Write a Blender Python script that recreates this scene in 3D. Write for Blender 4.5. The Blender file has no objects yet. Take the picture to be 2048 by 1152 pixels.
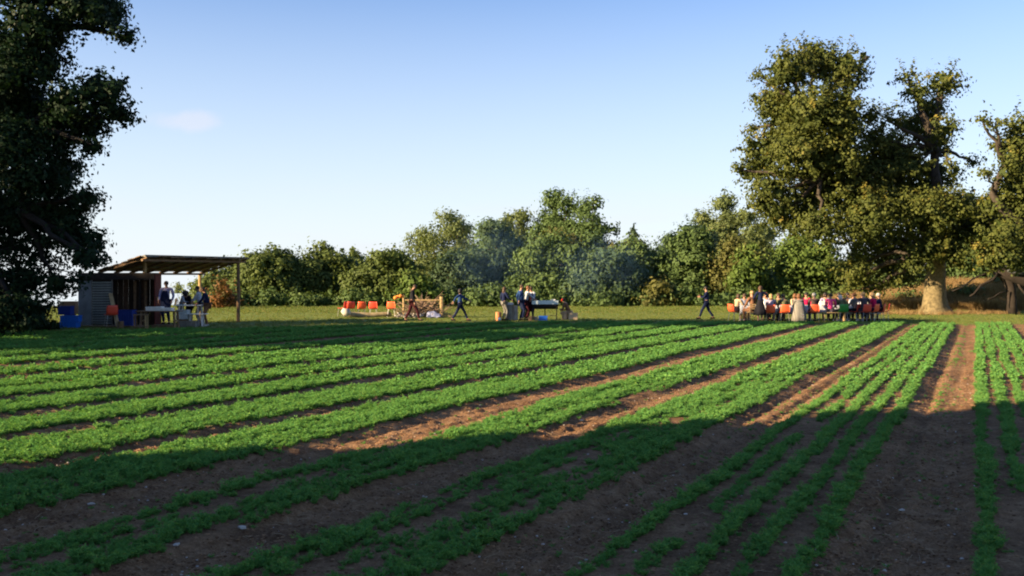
import bpy, bmesh, math, random
import numpy as np
from mathutils import Vector, Matrix
R = math.radians
rng = np.random.default_rng(7)
random.seed(7)
SC = bpy.context.scene
COL = SC.collection

# ------------------------------------------------------------------ camera, sky, sun
F, YH, H = 2000.0, 560.0, 2.0          # focal length and horizon in photo pixels, eye height
cam = bpy.data.cameras.new('camera'); camo = bpy.data.objects.new('camera', cam); COL.objects.link(camo)
cam.sensor_width = 36; cam.lens = 36 * F / 2048; cam.shift_y = -(576 - YH) / 2048
cam.clip_end = 6000; camo.location = (0, 0, H); camo.rotation_euler = (R(90), 0, 0)
SC.camera = camo
SUN_EL = 18.0
sd = Vector((-.93, -.37, 0)).normalized()      # towards the sun
rot = math.atan2(sd.x, sd.y) % (2 * math.pi)
w = bpy.data.worlds.new('World'); SC.world = w; w.use_nodes = True
nt = w.node_tree; bg = nt.nodes['Background']
sky = nt.nodes.new('ShaderNodeTexSky'); sky.sky_type = 'NISHITA'; sky.sun_disc = False
sky.sun_elevation = R(SUN_EL); sky.sun_rotation = rot
sky.air_density = 1.0; sky.dust_density = 0; sky.ozone_density = 4; sky.altitude = 0
def skynodes():
    N, Lk = nt.nodes, nt.links
    tc = N.new('ShaderNodeTexCoord'); nrm = N.new('ShaderNodeVectorMath'); nrm.operation = 'NORMALIZE'
    Lk.new(tc.outputs['Generated'], nrm.inputs[0])
    sx = N.new('ShaderNodeSeparateXYZ'); Lk.new(nrm.outputs[0], sx.inputs[0])
    mp = N.new('ShaderNodeMapping'); mp.inputs['Scale'].default_value = (3, 3, 22); Lk.new(nrm.outputs[0], mp.inputs[0])
    no = N.new('ShaderNodeTexNoise'); no.inputs['Scale'].default_value = 1.4; no.inputs['Detail'].default_value = 7; Lk.new(mp.outputs[0], no.inputs[0])
    cr = N.new('ShaderNodeMapRange'); cr.interpolation_type = 'SMOOTHSTEP'
    cr.inputs[1].default_value = .46; cr.inputs[2].default_value = .74; cr.inputs[3].default_value = 0; cr.inputs[4].default_value = .4
    Lk.new(no.outputs[0], cr.inputs[0])
    # clouds lie low, in a band over the horizon
    bd = N.new('ShaderNodeMapRange'); bd.interpolation_type = 'SMOOTHSTEP'
    bd.inputs[1].default_value = .04; bd.inputs[2].default_value = .11; bd.inputs[3].default_value = 1; bd.inputs[4].default_value = 0
    Lk.new(sx.outputs[2], bd.inputs[0])
    m1 = N.new('ShaderNodeMath'); m1.operation = 'MULTIPLY'; Lk.new(cr.outputs[0], m1.inputs[0]); Lk.new(bd.outputs[0], m1.inputs[1])
    # one small cloud higher up on the left
    cd = Vector(((385 - 1024) / F, 1, (560 - 241) / F)).normalized()
    sub = N.new('ShaderNodeVectorMath'); sub.operation = 'SUBTRACT'; sub.inputs[1].default_value = cd; Lk.new(nrm.outputs[0], sub.inputs[0])
    sc_ = N.new('ShaderNodeVectorMath'); sc_.operation = 'MULTIPLY'; sc_.inputs[1].default_value = (1 / .034, 1 / .034, 1 / .011); Lk.new(sub.outputs[0], sc_.inputs[0])
    n2 = N.new('ShaderNodeTexNoise'); n2.inputs['Scale'].default_value = 30; n2.inputs['Detail'].default_value = 5; Lk.new(nrm.outputs[0], n2.inputs[0])
    ln = N.new('ShaderNodeVectorMath'); ln.operation = 'LENGTH'; Lk.new(sc_.outputs[0], ln.inputs[0])
    ad = N.new('ShaderNodeMath'); ad.operation = 'MULTIPLY_ADD'; Lk.new(n2.outputs[0], ad.inputs[0]); ad.inputs[1].default_value = -1.6; 
    Lk.new(ln.outputs[1], ad.inputs[2])
    c2 = N.new('ShaderNodeMapRange'); c2.interpolation_type = 'SMOOTHSTEP'
    c2.inputs[1].default_value = -.6; c2.inputs[2].default_value = .3; c2.inputs[3].default_value = .45; c2.inputs[4].default_value = 0
    Lk.new(ad.outputs[0], c2.inputs[0])
    mx = N.new('ShaderNodeMath'); mx.operation = 'ADD'; Lk.new(m1.outputs[0], mx.inputs[0]); Lk.new(c2.outputs[0], mx.inputs[1])
    hs = N.new('ShaderNodeHueSaturation'); hs.inputs['Saturation'].default_value = SKY_SAT; Lk.new(sky.outputs[0], hs.inputs['Color'])
    tn = N.new('ShaderNodeMixRGB'); tn.blend_type = 'MULTIPLY'; tn.inputs[0].default_value = 1; tn.inputs[2].default_value = SKY_TINT
    Lk.new(hs.outputs[0], tn.inputs[1])
    # thin high veil that is denser low down
    vl = N.new('ShaderNodeMapRange'); vl.inputs[1].default_value = 0; vl.inputs[2].default_value = .29; vl.inputs[3].default_value = VEIL[0]; vl.inputs[4].default_value = VEIL[1]
    Lk.new(sx.outputs[2], vl.inputs[0])
    mv = N.new('ShaderNodeMixRGB'); mv.inputs[2].default_value = VEIL_COL; Lk.new(vl.outputs[0], mv.inputs[0]); Lk.new(tn.outputs[0], mv.inputs[1])
    mc = N.new('ShaderNodeMixRGB'); mc.inputs[2].default_value = CLOUD_COL; Lk.new(mx.outputs[0], mc.inputs[0]); Lk.new(mv.outputs[0], mc.inputs[1])
    Lk.new(mc.outputs[0], bg.inputs[0])
SKY_SAT = 1.0; SKY_TINT = (.62, .62, .70, 1)
VEIL = (.97, .05); VEIL_COL = (2.80, 3.02, 3.16, 1); CLOUD_COL = (2.75, 2.72, 3.0, 1)
bg.inputs[1].default_value = .05
skynodes()
sun = bpy.data.lights.new('sun', 'SUN'); sun.energy = 3.0; sun.angle = R(.53); sun.color = (1, .76, .46)
suno = bpy.data.objects.new('sun', sun); COL.objects.link(suno)
sv = Vector((sd.x, sd.y, math.tan(R(SUN_EL))))
suno.rotation_euler = sv.to_track_quat('Z', 'Y').to_euler(); suno.location = sv * 60
SC.view_settings.view_transform = 'Standard'; SC.view_settings.look = 'None'; SC.view_settings.gamma = 1
SC.view_settings.use_curve_mapping = False
SC.view_settings.exposure = 2.68
SC.cycles.filter_width = 2.0
SC.cycles.volume_step_rate = 4
SC.cycles.max_bounces = 6; SC.cycles.transparent_max_bounces = 4

# ------------------------------------------------------------------ helpers
def at(px, d, py=None):
    """world point for photo pixel column px at depth d (and height for row py)"""
    z = 0 if py is None else H + (YH - py) / F * d
    return Vector(((px - 1024) / F * d, d, z))
def dep(py):
    return F * H / (py - YH)

def tag(o, label=None, cat=None, group=None, kind=None):
    if label: o['label'] = label
    if cat: o['category'] = cat
    if group: o['group'] = group
    if kind: o['kind'] = kind
    return o
def empty(name, loc, rz=0, label=None, cat=None, group=None):
    o = bpy.data.objects.new(name, None); COL.objects.link(o); o.location = loc; o.rotation_euler = (0, 0, rz)
    o.empty_display_size = .2
    return tag(o, label, cat, group)
def link(name, me, mat=None, parent=None, loc=None, rot=None):
    o = bpy.data.objects.new(name, me); COL.objects.link(o)
    if mat is not None and not me.materials:
        for m in (mat if isinstance(mat, (list, tuple)) else [mat]): me.materials.append(m)
    if parent: o.parent = parent
    if loc is not None: o.location = loc
    if rot is not None: o.rotation_euler = rot
    return o
def copy_tree(o, parent=None):
    c = o.copy(); COL.objects.link(c); c.parent = parent
    for ch in [x for x in KIDS.get(o.name, [])] if o.name in KIDS else list(o.children):
        copy_tree(ch, c)
    return c
KIDS = {}

class MB:
    """collects shapes into one mesh"""
    def __init__(s): s.v = []; s.f = []; s.m = []
    def add(s, v, f, m=0):
        n = len(s.v); s.v += [tuple(p) for p in v]; s.f += [tuple(i + n for i in q) for q in f]; s.m += [m] * len(f); return s
    def box(s, c, size, rz=0, m=0, rot=None, taper=1.0):
        hx, hy, hz = [a / 2 for a in size]
        M = rot if rot is not None else Matrix.Rotation(rz, 3, 'Z')
        v = []
        for z in (-1, 1):
            t = taper if z > 0 else 1
            for x, y in ((-1, -1), (1, -1), (1, 1), (-1, 1)):
                v.append(Vector(c) + M @ Vector((x * hx * t, y * hy * t, z * hz)))
        return s.add(v, [(3, 2, 1, 0), (4, 5, 6, 7), (0, 1, 5, 4), (1, 2, 6, 5), (2, 3, 7, 6), (3, 0, 4, 7)], m)
    def bar(s, a, b, wd, th, m=0):
        a = Vector(a); b = Vector(b); d = b - a
        M = d.to_track_quat('Z', 'Y').to_matrix()
        return s.box((a + b) / 2, (wd, th, d.length), rot=M, m=m)
    def tube(s, pts, rad, seg=8, m=0, cap=True, rough=0, rs=0):
        pts = [Vector(p) for p in pts]; n = len(pts)
        if not hasattr(rad, '__len__'): rad = [rad] * n
        rr = random.Random(rs); base = len(s.v); up = Vector((.3, .9, .1)).normalized()
        ph = [rr.random() * 6.28 for _ in range(4)]
        for i, p in enumerate(pts):
            d = (pts[min(i + 1, n - 1)] - pts[max(i - 1, 0)]).normalized()
            x = d.cross(up)
            if x.length < 1e-3: x = d.cross(Vector((1, 0, 0)))
            x.normalize(); y = d.cross(x)
            for k in range(seg):
                a = 2 * math.pi * k / seg
                r = rad[i] * (1 + rough * (math.sin(3 * a + ph[0] + i * .3) * .5 + math.sin(5 * a + ph[1] - i * .2) * .4 + rr.uniform(-.5, .5)))
                s.v.append(tuple(p + x * math.cos(a) * r + y * math.sin(a) * r))
        for i in range(n - 1):
            for k in range(seg):
                a = base + i * seg + k; b = base + i * seg + (k + 1) % seg
                s.f.append((a, a + seg, b + seg, b)); s.m.append(m)
        if cap:
            s.f.append(tuple(base + k for k in range(seg))); s.m.append(m)
            s.f.append(tuple(base + (n - 1) * seg + k for k in reversed(range(seg)))); s.m.append(m)
        return s
    def lathe(s, prof, c=(0, 0, 0), seg=12, m=0, wob=0):
        base = len(s.v); c = Vector(c)
        for i, (r, z) in enumerate(prof):
            for k in range(seg):
                a = 2 * math.pi * k / seg; q = r * (1 + wob * math.sin(a * 5 + i * .4) * (1 - i / len(prof)))
                s.v.append(tuple(c + Vector((math.cos(a) * q, math.sin(a) * q, z))))
        for i in range(len(prof) - 1):
            for k in range(seg):
                a = base + i * seg + k; b = base + i * seg + (k + 1) % seg
                s.f.append((a, b, b + seg, a + seg)); s.m.append(m)
        s.f.append(tuple(base + k for k in reversed(range(seg)))); s.m.append(m)
        s.f.append(tuple(base + (len(prof) - 1) * seg + k for k in range(seg))); s.m.append(m)
        return s
    def ell(s, c, r, m=0, u=10, v=7, rot=None):
        base = len(s.v); c = Vector(c); M = rot or Matrix.Identity(3)
        for j in range(v + 1):
            t = math.pi * j / v
            for k in range(u):
                a = 2 * math.pi * k / u
                s.v.append(tuple(c + M @ Vector((r[0] * math.sin(t) * math.cos(a), r[1] * math.sin(t) * math.sin(a), r[2] * math.cos(t)))))
        for j in range(v):
            for k in range(u):
                a = base + j * u + k; b = base + j * u + (k + 1) % u
                s.f.append((a, a + u, b + u, b)); s.m.append(m)
        return s
    def mesh(s, name, smooth=False):
        me = bpy.data.meshes.new(name); me.from_pydata(s.v, [], s.f)
        me.polygons.foreach_set('material_index', s.m)
        me.polygons.foreach_set('use_smooth', [smooth] * len(s.f)); me.update(); return me
    def build(s, name, mat, parent=None, smooth=False, loc=None, rot=None):
        return link(name, s.mesh(name, smooth), mat, parent, loc, rot)

def npmesh(name, v, f, attr=None):
    """v (n,3), f (m,k) arrays to mesh"""
    me = bpy.data.meshes.new(name); k = f.shape[1]
    me.vertices.add(len(v)); me.vertices.foreach_set('co', np.ascontiguousarray(v, dtype=np.float32).ravel())
    me.loops.add(f.size); me.loops.foreach_set('vertex_index', np.ascontiguousarray(f, dtype=np.int32).ravel())
    me.polygons.add(len(f)); me.polygons.foreach_set('loop_start', np.arange(0, f.size, k, dtype=np.int32))
    for an, a in (attr or {}).items():
        at_ = me.attributes.new(an, 'FLOAT', 'POINT'); at_.data.foreach_set('value', a.astype(np.float32))
    me.update(calc_edges=True); return me

def vnoise(x, y, seed=0):
    xi = np.floor(x).astype(np.int64); yi = np.floor(y).astype(np.int64); fx = x - xi; fy = y - yi
    fx = fx * fx * (3 - 2 * fx); fy = fy * fy * (3 - 2 * fy)
    def h(a, b):
        n = (a * 374761393 + b * 668265263 + seed * 974634777) & 0xffffffff
        n = ((n ^ (n >> 13)) * 1274126177) & 0xffffffff
        return ((n ^ (n >> 16)) & 0xffff) / 65535.0
    return (h(xi, yi) * (1 - fx) + h(xi + 1, yi) * fx) * (1 - fy) + (h(xi, yi + 1) * (1 - fx) + h(xi + 1, yi + 1) * fx) * fy
def fbm(x, y, seed=0, o=4):
    s = 0; a = .5
    for i in range(o): s = s + a * vnoise(x * 2 ** i, y * 2 ** i, seed + i); a *= .5
    return s

# ------------------------------------------------------------------ materials
MATS = {}
def mat(name, col, rough=.8, var=.25, scale=6, bump=.0, metal=0, spec=.3, col2=None, detail=4, trans=0):
    if name in MATS: return MATS[name]
    m = bpy.data.materials.new(name); m.use_nodes = True; t = m.node_tree; N = t.nodes; p = N['Principled BSDF']
    tc = N.new('ShaderNodeTexCoord'); no = N.new('ShaderNodeTexNoise'); no.inputs['Scale'].default_value = scale; no.inputs['Detail'].default_value = detail
    t.links.new(tc.outputs['Object'], no.inputs[0])
    cr = N.new('ShaderNodeValToRGB'); a = [max(0, c * (1 - var)) for c in col]; b = list(col2) if col2 else [min(1, c * (1 + var)) for c in col]
    cr.color_ramp.elements[0].position = .3; cr.color_ramp.elements[1].position = .7
    cr.color_ramp.elements[0].color = (*a, 1); cr.color_ramp.elements[1].color = (*b, 1)
    t.links.new(no.outputs[0], cr.inputs[0]); t.links.new(cr.outputs[0], p.inputs['Base Color'])
    p.inputs['Roughness'].default_value = rough; p.inputs['Metallic'].default_value = metal
    p.inputs['Specular IOR Level'].default_value = spec
    if bump:
        bn = N.new('ShaderNodeBump'); bn.inputs['Strength'].default_value = bump; bn.inputs['Distance'].default_value = .02
        t.links.new(no.outputs[0], bn.inputs['Height']); t.links.new(bn.outputs[0], p.inputs['Normal'])
    MATS[name] = m; return m

def leafmat(name, c1, c2, c3=None, trans=.35, rough=.55, attr='tint', t3=.93):
    """foliage: colour from the tint attribute, diffuse + translucent"""
    if name in MATS: return MATS[name]
    m = bpy.data.materials.new(name); m.use_nodes = True; t = m.node_tree; N = t.nodes
    for n in list(N): N.remove(n)
    out = N.new('ShaderNodeOutputMaterial'); a = N.new('ShaderNodeAttribute'); a.attribute_name = attr
    cr = N.new('ShaderNodeValToRGB'); e = cr.color_ramp.elements; e[0].color = (*c1, 1); e[1].color = (*c2, 1); e[0].position = .1; e[1].position = .75
    if c3: x = e.new(t3); x.color = (*c3, 1)
    df = N.new('ShaderNodeBsdfPrincipled'); df.inputs['Roughness'].default_value = rough; df.inputs['Specular IOR Level'].default_value = .08
    tr = N.new('ShaderNodeBsdfTranslucent'); mx = N.new('ShaderNodeMixShader'); mx.inputs[0].default_value = trans
    br = N.new('ShaderNodeMixRGB'); br.blend_type = 'MULTIPLY'; br.inputs[0].default_value = 1; br.inputs[2].default_value = (1.3, 1.25, .6, 1)
    L = t.links.new
    L(a.outputs['Fac'], cr.inputs[0]); L(cr.outputs[0], df.inputs['Base Color']); L(cr.outputs[0], br.inputs[1]); L(br.outputs[0], tr.inputs[0])
    L(df.outputs[0], mx.inputs[1]); L(tr.outputs[0], mx.inputs[2]); L(mx.outputs[0], out.inputs[0])
    MATS[name] = m; return m

# ------------------------------------------------------------------ ground
BEDS = [(-.03, 1.5), (2.4, 3.9), (4.8, 6.3), (7.2, 8.7), (9.6, 11.1), (12, 13.5), (-2.63, -1.07), (-4.87, -3.5), (-6.9, -5.7), (-9.35, -8.0), (-11.4, -10.05),
        (-13.2, -12.15), (-15.3, -14.0), (-17.35, -16.3), (-19.1, -17.9), (-21.5, -20.4), (-24.1, -23.1)]
BEDS += [(-26.5 - 2.4 * i, -25.3 - 2.4 * i) for i in range(12)]
def cof(x, y): return (x - .465 * y) * (1 + .0028 * (np.clip(y, 0, 60) - 20))
def xof(c, y): return c / (1 + .0028 * (y - 20)) + .465 * y
def yend(x): return np.interp(x, [-60, -22, -12, 0, 10, 18, 30, 60], [34, 36, 40.5, 46.5, 46.8, 45.5, 45, 44])
def bedmask(c):
    m = np.zeros_like(c)
    for a, b in BEDS:
        m = np.maximum(m, np.clip((c - a + .12) / .2, 0, 1) * np.clip((b + .12 - c) / .2, 0, 1))
    return m
def bank(x, y):
    """grassy bank behind the right-hand oak"""
    e = np.clip((y - 61.5) / 5.5, 0, 1); e = e * e * (3 - 2 * e)
    k = np.interp(x, [22.5, 26.5, 29, 33, 45, 70], [0, .30, .55, 1.0, 1.35, 1.4])
    return 1.3 * e * k
GAPS = []
_b = sorted(BEDS)
for (a0, b0), (a1, b1) in zip(_b[:-1], _b[1:]): GAPS.append(((b0 + a1) / 2, (a1 - b0) / 2))
def ruts(c, y):
    z = 0
    for m, hw in GAPS:
        for s_ in (-1, 1): z = z + np.exp(-((c - m - s_ * hw * .45 + .03 * np.sin(y * .7 + m)) / .075) ** 2)
    return z
def ground_z(x, y):
    c = cof(x, y); fm = np.clip((yend(x) - y) / 1.0, 0, 1) * np.clip((y + 8) / 3, 0, 1)
    bm = bedmask(c)
    z = fm * (.045 * bm - .02 + .010 * np.sin(c * 18) * (1 - bm)) + (fbm(x * .25, y * .25, 3) - .47) * .10
    z = z - fm * ruts(c, y) * .032 * (.5 + fbm(x * .9, y * .9, 51, 3))
    near = np.clip((30 - np.hypot(x, y)) / 20, 0, 1)
    z = z + fm * near * ((fbm(x * 7, y * 7, 11, 4) - .47) * .085 * (1.3 - bm) + (fbm(x * 2.1, y * 2.1, 5, 3) - .45) * .05)
    q = np.maximum(np.hypot(x, y) - np.where(x > 14, 86, 82), 0)
    return z + bank(x, y) - np.minimum(q * .06 * (1 - np.exp(-q / 6)), 5.0 + q * .028)
def make_ground():
    rad = [0, .8, 1.5, 2.2, 3.0]
    while rad[-1] < 50: rad.append(rad[-1] * 1.0058)
    while rad[-1] < 110: rad.append(rad[-1] * 1.02)
    while rad[-1] < 3500: rad.append(rad[-1] * 1.12)
    rad = np.array(rad)
    ang = np.concatenate([np.arange(-36, 36, .14), np.arange(36, 324, 4.0)])
    A, Rr = np.meshgrid(np.radians(ang), rad[1:])
    x = np.sin(A) * Rr; y = np.cos(A) * Rr
    z = ground_z(x, y)
    
    v = np.stack([x.ravel(), y.ravel(), z.ravel()], 1)
    n = len(ang); m = len(rad) - 1
    i = np.arange(m - 1)[:, None] * n; j = np.arange(n)[None]; j2 = (j + 1) % n
    f = np.stack([(i + j).ravel(), (i + n + j).ravel(), (i + n + j2).ravel(), (i + j2).ravel()], 1)
    v = np.vstack([v, [[0, 0, float(z[0].mean())]]]); ctr = len(v) - 1
    X = v[:, 0]; Y = v[:, 1]
    c = cof(X, Y)
    gr = 1 - np.clip((yend(X) + .6 * (fbm(X * .8, Y * .8, 21) - .5) - Y) / .5, 0, 1)
    gr = np.where((Y < -6), 1, gr)
    dry = np.clip((bank(X, Y) - .02) / .3, 0, 1)
    me = npmesh('ground', v, f, {'grass': gr, 'dry': dry, 'bed': bedmask(c) * (1 - gr)})
    bm = bmesh.new(); bm.from_mesh(me); bm.verts.ensure_lookup_table()
    for k in range(n): bm.faces.new((bm.verts[ctr], bm.verts[k], bm.verts[(k + 1) % n]))
    bmesh.ops.recalc_face_normals(bm, faces=bm.faces); bm.to_mesh(me); bm.free()
    me.polygons.foreach_set('use_smooth', [True] * len(me.polygons))
    m_ = bpy.data.materials.new('field_soil_and_turf'); m_.use_nodes = True; t = m_.node_tree; N = t.nodes; L = t.links.new; p = N['Principled BSDF']
    p.inputs['Roughness'].default_value = .95; p.inputs['Specular IOR Level'].default_value = .1
    tc = N.new('ShaderNodeTexCoord')
    def noise(s, d=6, r=.6):
        q = N.new('ShaderNodeTexNoise'); q.inputs['Scale'].default_value = s; q.inputs['Detail'].default_value = d; q.inputs['Roughness'].default_value = r
        L(tc.outputs['Object'], q.inputs[0]); return q.outputs[0]
    def ramp(src, stops):
        q = N.new('ShaderNodeValToRGB'); e = q.color_ramp.elements
        e[0].position = stops[0][0]; e[0].color = (*stops[0][1], 1); e[1].position = stops[-1][0]; e[1].color = (*stops[-1][1], 1)
        for s in stops[1:-1]: k = e.new(s[0]); k.color = (*s[1], 1)
        L(src, q.inputs[0]); return q.outputs[0]
    def mix(f, a, b):
        q = N.new('ShaderNodeMixRGB'); L(f, q.inputs[0]) if not isinstance(f, float) else setattr(q.inputs[0], 'default_value', f)
        L(a, q.inputs[1]); L(b, q.inputs[2]); return q.outputs[0]
    def att(nm):
        q = N.new('ShaderNodeAttribute'); q.attribute_name = nm; return q.outputs['Fac']
    soil = mix(.5, ramp(noise(9), [(.3, (0.122, 0.063, 0.030)), (.5, (0.256, 0.149, 0.078)), (.72, (0.439, 0.287, 0.161))]),
               ramp(noise(55, 4, .7), [(.35, (0.067, 0.033, 0.017)), (.55, (0.232, 0.132, 0.071)), (.75, (0.488, 0.354, 0.220))]))
    dm = N.new('ShaderNodeMixRGB'); dm.blend_type = 'MULTIPLY'; dm.inputs[0].default_value = 1; L(soil, dm.inputs[1]); L(ramp(noise(.9, 5, .6), [(.35, (.62, .58, .55)), (.6, (1.1, 1.08, 1.05))]), dm.inputs[2]); soil = dm.outputs[0]
    turf = mix(.5, ramp(noise(1.2), [(.3, (0.090, 0.146, 0.029)), (.5, (0.134, 0.190, 0.036)), (.7, (0.202, 0.196, 0.050))]),
               ramp(noise(14), [(.3, (0.056, 0.095, 0.022)), (.5, (0.123, 0.146, 0.036)), (.75, (0.246, 0.224, 0.090))]))
    dry = mix(.5, ramp(noise(2.5), [(.3, (.18, .12, .055)), (.7, (.30, .21, .10))]), ramp(noise(22), [(.3, (.14, .09, .04)), (.7, (.38, .26, .13))]))
    c_ = mix(att('grass'), soil, turf); c_ = mix(att('dry'), c_, dry); L(c_, p.inputs['Base Color'])
    b = N.new('ShaderNodeBump'); b.inputs['Strength'].default_value = 1.0; b.inputs['Distance'].default_value = .05
    L(noise(30, 8, .7), b.inputs['Height']); L(b.outputs[0], p.inputs['Normal'])
    o = link('ground', me, m_); o['kind'] = 'structure'; o['label'] = 'brown soil of the striped crop field running into mown turf'
    return o
make_ground()

# ------------------------------------------------------------------ instancing by geometry nodes
def scatter(name, pts, rotz, scl, tmpl, mat_=None, tilt=None, **tags):
    """one stuff object: template meshes set on points"""
    me = bpy.data.meshes.new(name); n = len(pts)
    me.vertices.add(n); me.vertices.foreach_set('co', np.ascontiguousarray(pts, dtype=np.float32).ravel())
    rt = np.zeros((n, 3), np.float32); rt[:, 2] = rotz
    if tilt is not None: rt[:, 0] = tilt
    a = me.attributes.new('rot', 'FLOAT_VECTOR', 'POINT'); a.data.foreach_set('vector', rt.ravel())
    a = me.attributes.new('scl', 'FLOAT', 'POINT'); a.data.foreach_set('value', scl.astype(np.float32))
    a = me.attributes.new('idx', 'INT', 'POINT'); a.data.foreach_set('value', rng.integers(0, len(tmpl), n).astype(np.int32))
    o = link(name, me)
    col = bpy.data.collections.new(name + '_shapes')
    for i, tm in enumerate(tmpl):
        to = bpy.data.objects.new('%s_shape_%02d' % (name, i), tm); col.objects.link(to)
    g = bpy.data.node_groups.new(name + '_nodes', 'GeometryNodeTree')
    g.interface.new_socket('Geometry', in_out='INPUT', socket_type='NodeSocketGeometry'); g.interface.new_socket('Geometry', in_out='OUTPUT', socket_type='NodeSocketGeometry')
    N = g.nodes; L = g.links.new
    gi = N.new('NodeGroupInput'); go = N.new('NodeGroupOutput'); ip = N.new('GeometryNodeInstanceOnPoints'); ci = N.new('GeometryNodeCollectionInfo')
    ci.inputs['Collection'].default_value = col; ci.inputs['Separate Children'].default_value = True; ci.inputs['Reset Children'].default_value = True
    def na(nm, ty):
        q = N.new('GeometryNodeInputNamedAttribute'); q.data_type = ty; q.inputs['Name'].default_value = nm; return q.outputs[0]
    L(gi.outputs[0], ip.inputs['Points']); L(ci.outputs[0], ip.inputs['Instance']); ip.inputs['Pick Instance'].default_value = True
    L(na('idx', 'INT'), ip.inputs['Instance Index']); L(na('rot', 'FLOAT_VECTOR'), ip.inputs['Rotation']); L(na('scl', 'FLOAT'), ip.inputs['Scale'])
    L(ip.outputs[0], go.inputs[0])
    md = o.modifiers.new('scatter', 'NODES'); md.node_group = g
    tag(o, kind='stuff', **tags); return o

def frond_clump(seed, nf, rad, h, nl, ls):
    """feathery leaf clump"""
    r = np.random.default_rng(seed); V = []; Fc = []; T = []
    for i in range(nf):
        a = r.uniform(0, 6.28); L_ = r.uniform(.55, 1.0); rr = rad * L_ * r.uniform(.4, 1); hh = h * L_ * r.uniform(.7, 1.1); t0 = r.uniform(0, 1)
        dx, dy = math.cos(a), math.sin(a)
        for k in range(nl):
            s = (k + .8) / nl
            px = dx * rr * s ** 1.3; py = dy * rr * s ** 1.3; pz = hh * math.sin(s * 1.75)
            for sg in (-1, 1):
                ang = a + sg * r.uniform(.5, 1.3); l = ls * (1.25 - .6 * s) * r.uniform(.7, 1.3)
                ex, ey, ez = math.cos(ang) * l, math.sin(ang) * l, r.uniform(-.3, .7) * l
                wx, wy, wz = r.uniform(-.4, .4) * l, r.uniform(-.4, .4) * l, r.uniform(-.1, .5) * l
                b = len(V); V += [(px, py, pz), (px + ex * .6 + wx, py + ey * .6 + wy, pz + ez * .6 + wz), (px + ex, py + ey, pz + ez)]
                Fc.append((b, b + 1, b + 2)); T += [t0 * .6 + .4 * r.random()] * 3
    return npmesh('leaf_clump', np.array(V), np.array(Fc), {'tint': np.array(T)})
CROP = leafmat('crop_leaf', (.066, .195, .056), (.132, .275, .062), (.20, .29, .07), trans=.3, rough=.8)
near_t = [frond_clump(i, 26, .064, .056, 6, .017) for i in range(5)]
far_t = [frond_clump(50 + i, 20, .074, .062, 3, .036) for i in range(7)]
for m in near_t + far_t: m.materials.append(CROP)
def crop():
    NP = []; FP = []
    for bi, (a, b) in enumerate(BEDS):
        for seg, y0, y1, st in (('n', 2.5, 19, .022), ('f', 19, 48, .050)):
            nr = 5 if (bi in (0, 1, 2, 6) or seg == 'f') else 7
            for k in range(nr):
                c0 = a + .1 + (b - a - .2) * k / (nr - 1)
                y = np.arange(y0, y1, st); y = y + rng.uniform(-st, st, len(y))
                wob = .036 if bi in (0, 1, 2, 6) else .05
                c = c0 + rng.normal(0, wob, len(y)) + .02 * np.sin(y * .8 + k * 2)
                x = xof(c, y)
                keep = (np.abs(x) < .60 * y + 2.2) & (y < yend(x) - .35 + .5 * rng.random(len(y)))
                dens = fbm(x * .75 + 9, y * .75 + k * 3.7, 31 + k, 3)
                thr = np.interp(y, [4, 10, 16, 30], [.34, .30, .22, .05])
                if bi == 7: thr = thr + (.12 if k in (1, 2, 3) else -.05) * np.clip((20 - y) / 8, 0, 1)
                if bi in (0, 1, 2, 6): thr = thr - .10
                if a < -7.5: thr = thr - .16
                if bi == 6 and k in (1, 3): thr = thr + .07
                if bi in (0,) and k in (1, 2): thr = thr + .05
                keep &= dens > thr
                x = x[keep]; y = y[keep]; dn = (dens - thr)[keep]
                s = rng.uniform(.65, 1.25, len(x)) * np.clip(.65 + dn * 2.2, .6, 1.3)
                (NP if seg == 'n' else FP).append(np.stack([x, y, ground_z(x, y) - .008, s], 1))
    # volunteer weeds in the paths
    for (c0, ww, p) in ((.5 * (-1.07 - .03), .10, .85), (-3.1, .12, .30), (1.9, .2, .2), (-5.3, .2, .2), (-7.4, .25, .2), (-9.7, .3, .2), (-11.8, .3, .2), (-3.1, .3, .25), (-.55, .35, .25)):
        y = np.arange(6, 46, .03); y = y + rng.uniform(-.05, .05, len(y)); x = xof(c0 + rng.normal(0, ww, len(y)), y)
        k = (fbm(x * 1.3, y * 1.1, 77, 3) > .46) & (rng.random(len(y)) < p) & (y < yend(x) - .5)
        x = x[k]; y = y[k]; NP.append(np.stack([x, y, ground_z(x, y) - .01, rng.uniform(.25, .7, len(x))], 1))
    n = 16000; y = 5 + 38 * rng.random(n) ** 1.3; x = rng.uniform(-.58, .58, n) * (y + 1); k = (fbm(x * .9, y * .9, 91, 3) > .44) & (y < yend(x) - .3)
    x = x[k]; y = y[k]; NP.append(np.stack([x, y, ground_z(x, y) - .01, rng.uniform(.15, .5, len(x))], 1))
    NP = np.vstack(NP); FP = np.vstack(FP)
    scatter('crop_plants', NP[:, :3], rng.uniform(0, 6.28, len(NP)), NP[:, 3] * rng.choice([.55, .8, 1.0, 1.25], len(NP)), near_t, tilt=rng.normal(0, .25, len(NP)), label='feathery green crop plants growing in rows in the near beds')
    scatter('crop_plants', FP[:, :3], rng.uniform(0, 6.28, len(FP)), FP[:, 3] * rng.choice([.6, .85, 1.0, 1.25], len(FP)), far_t, tilt=rng.normal(0, .3, len(FP)), label='dense green crop rows in the beds farther up the field')
    print('crop', len(NP), len(FP))
crop()

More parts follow.
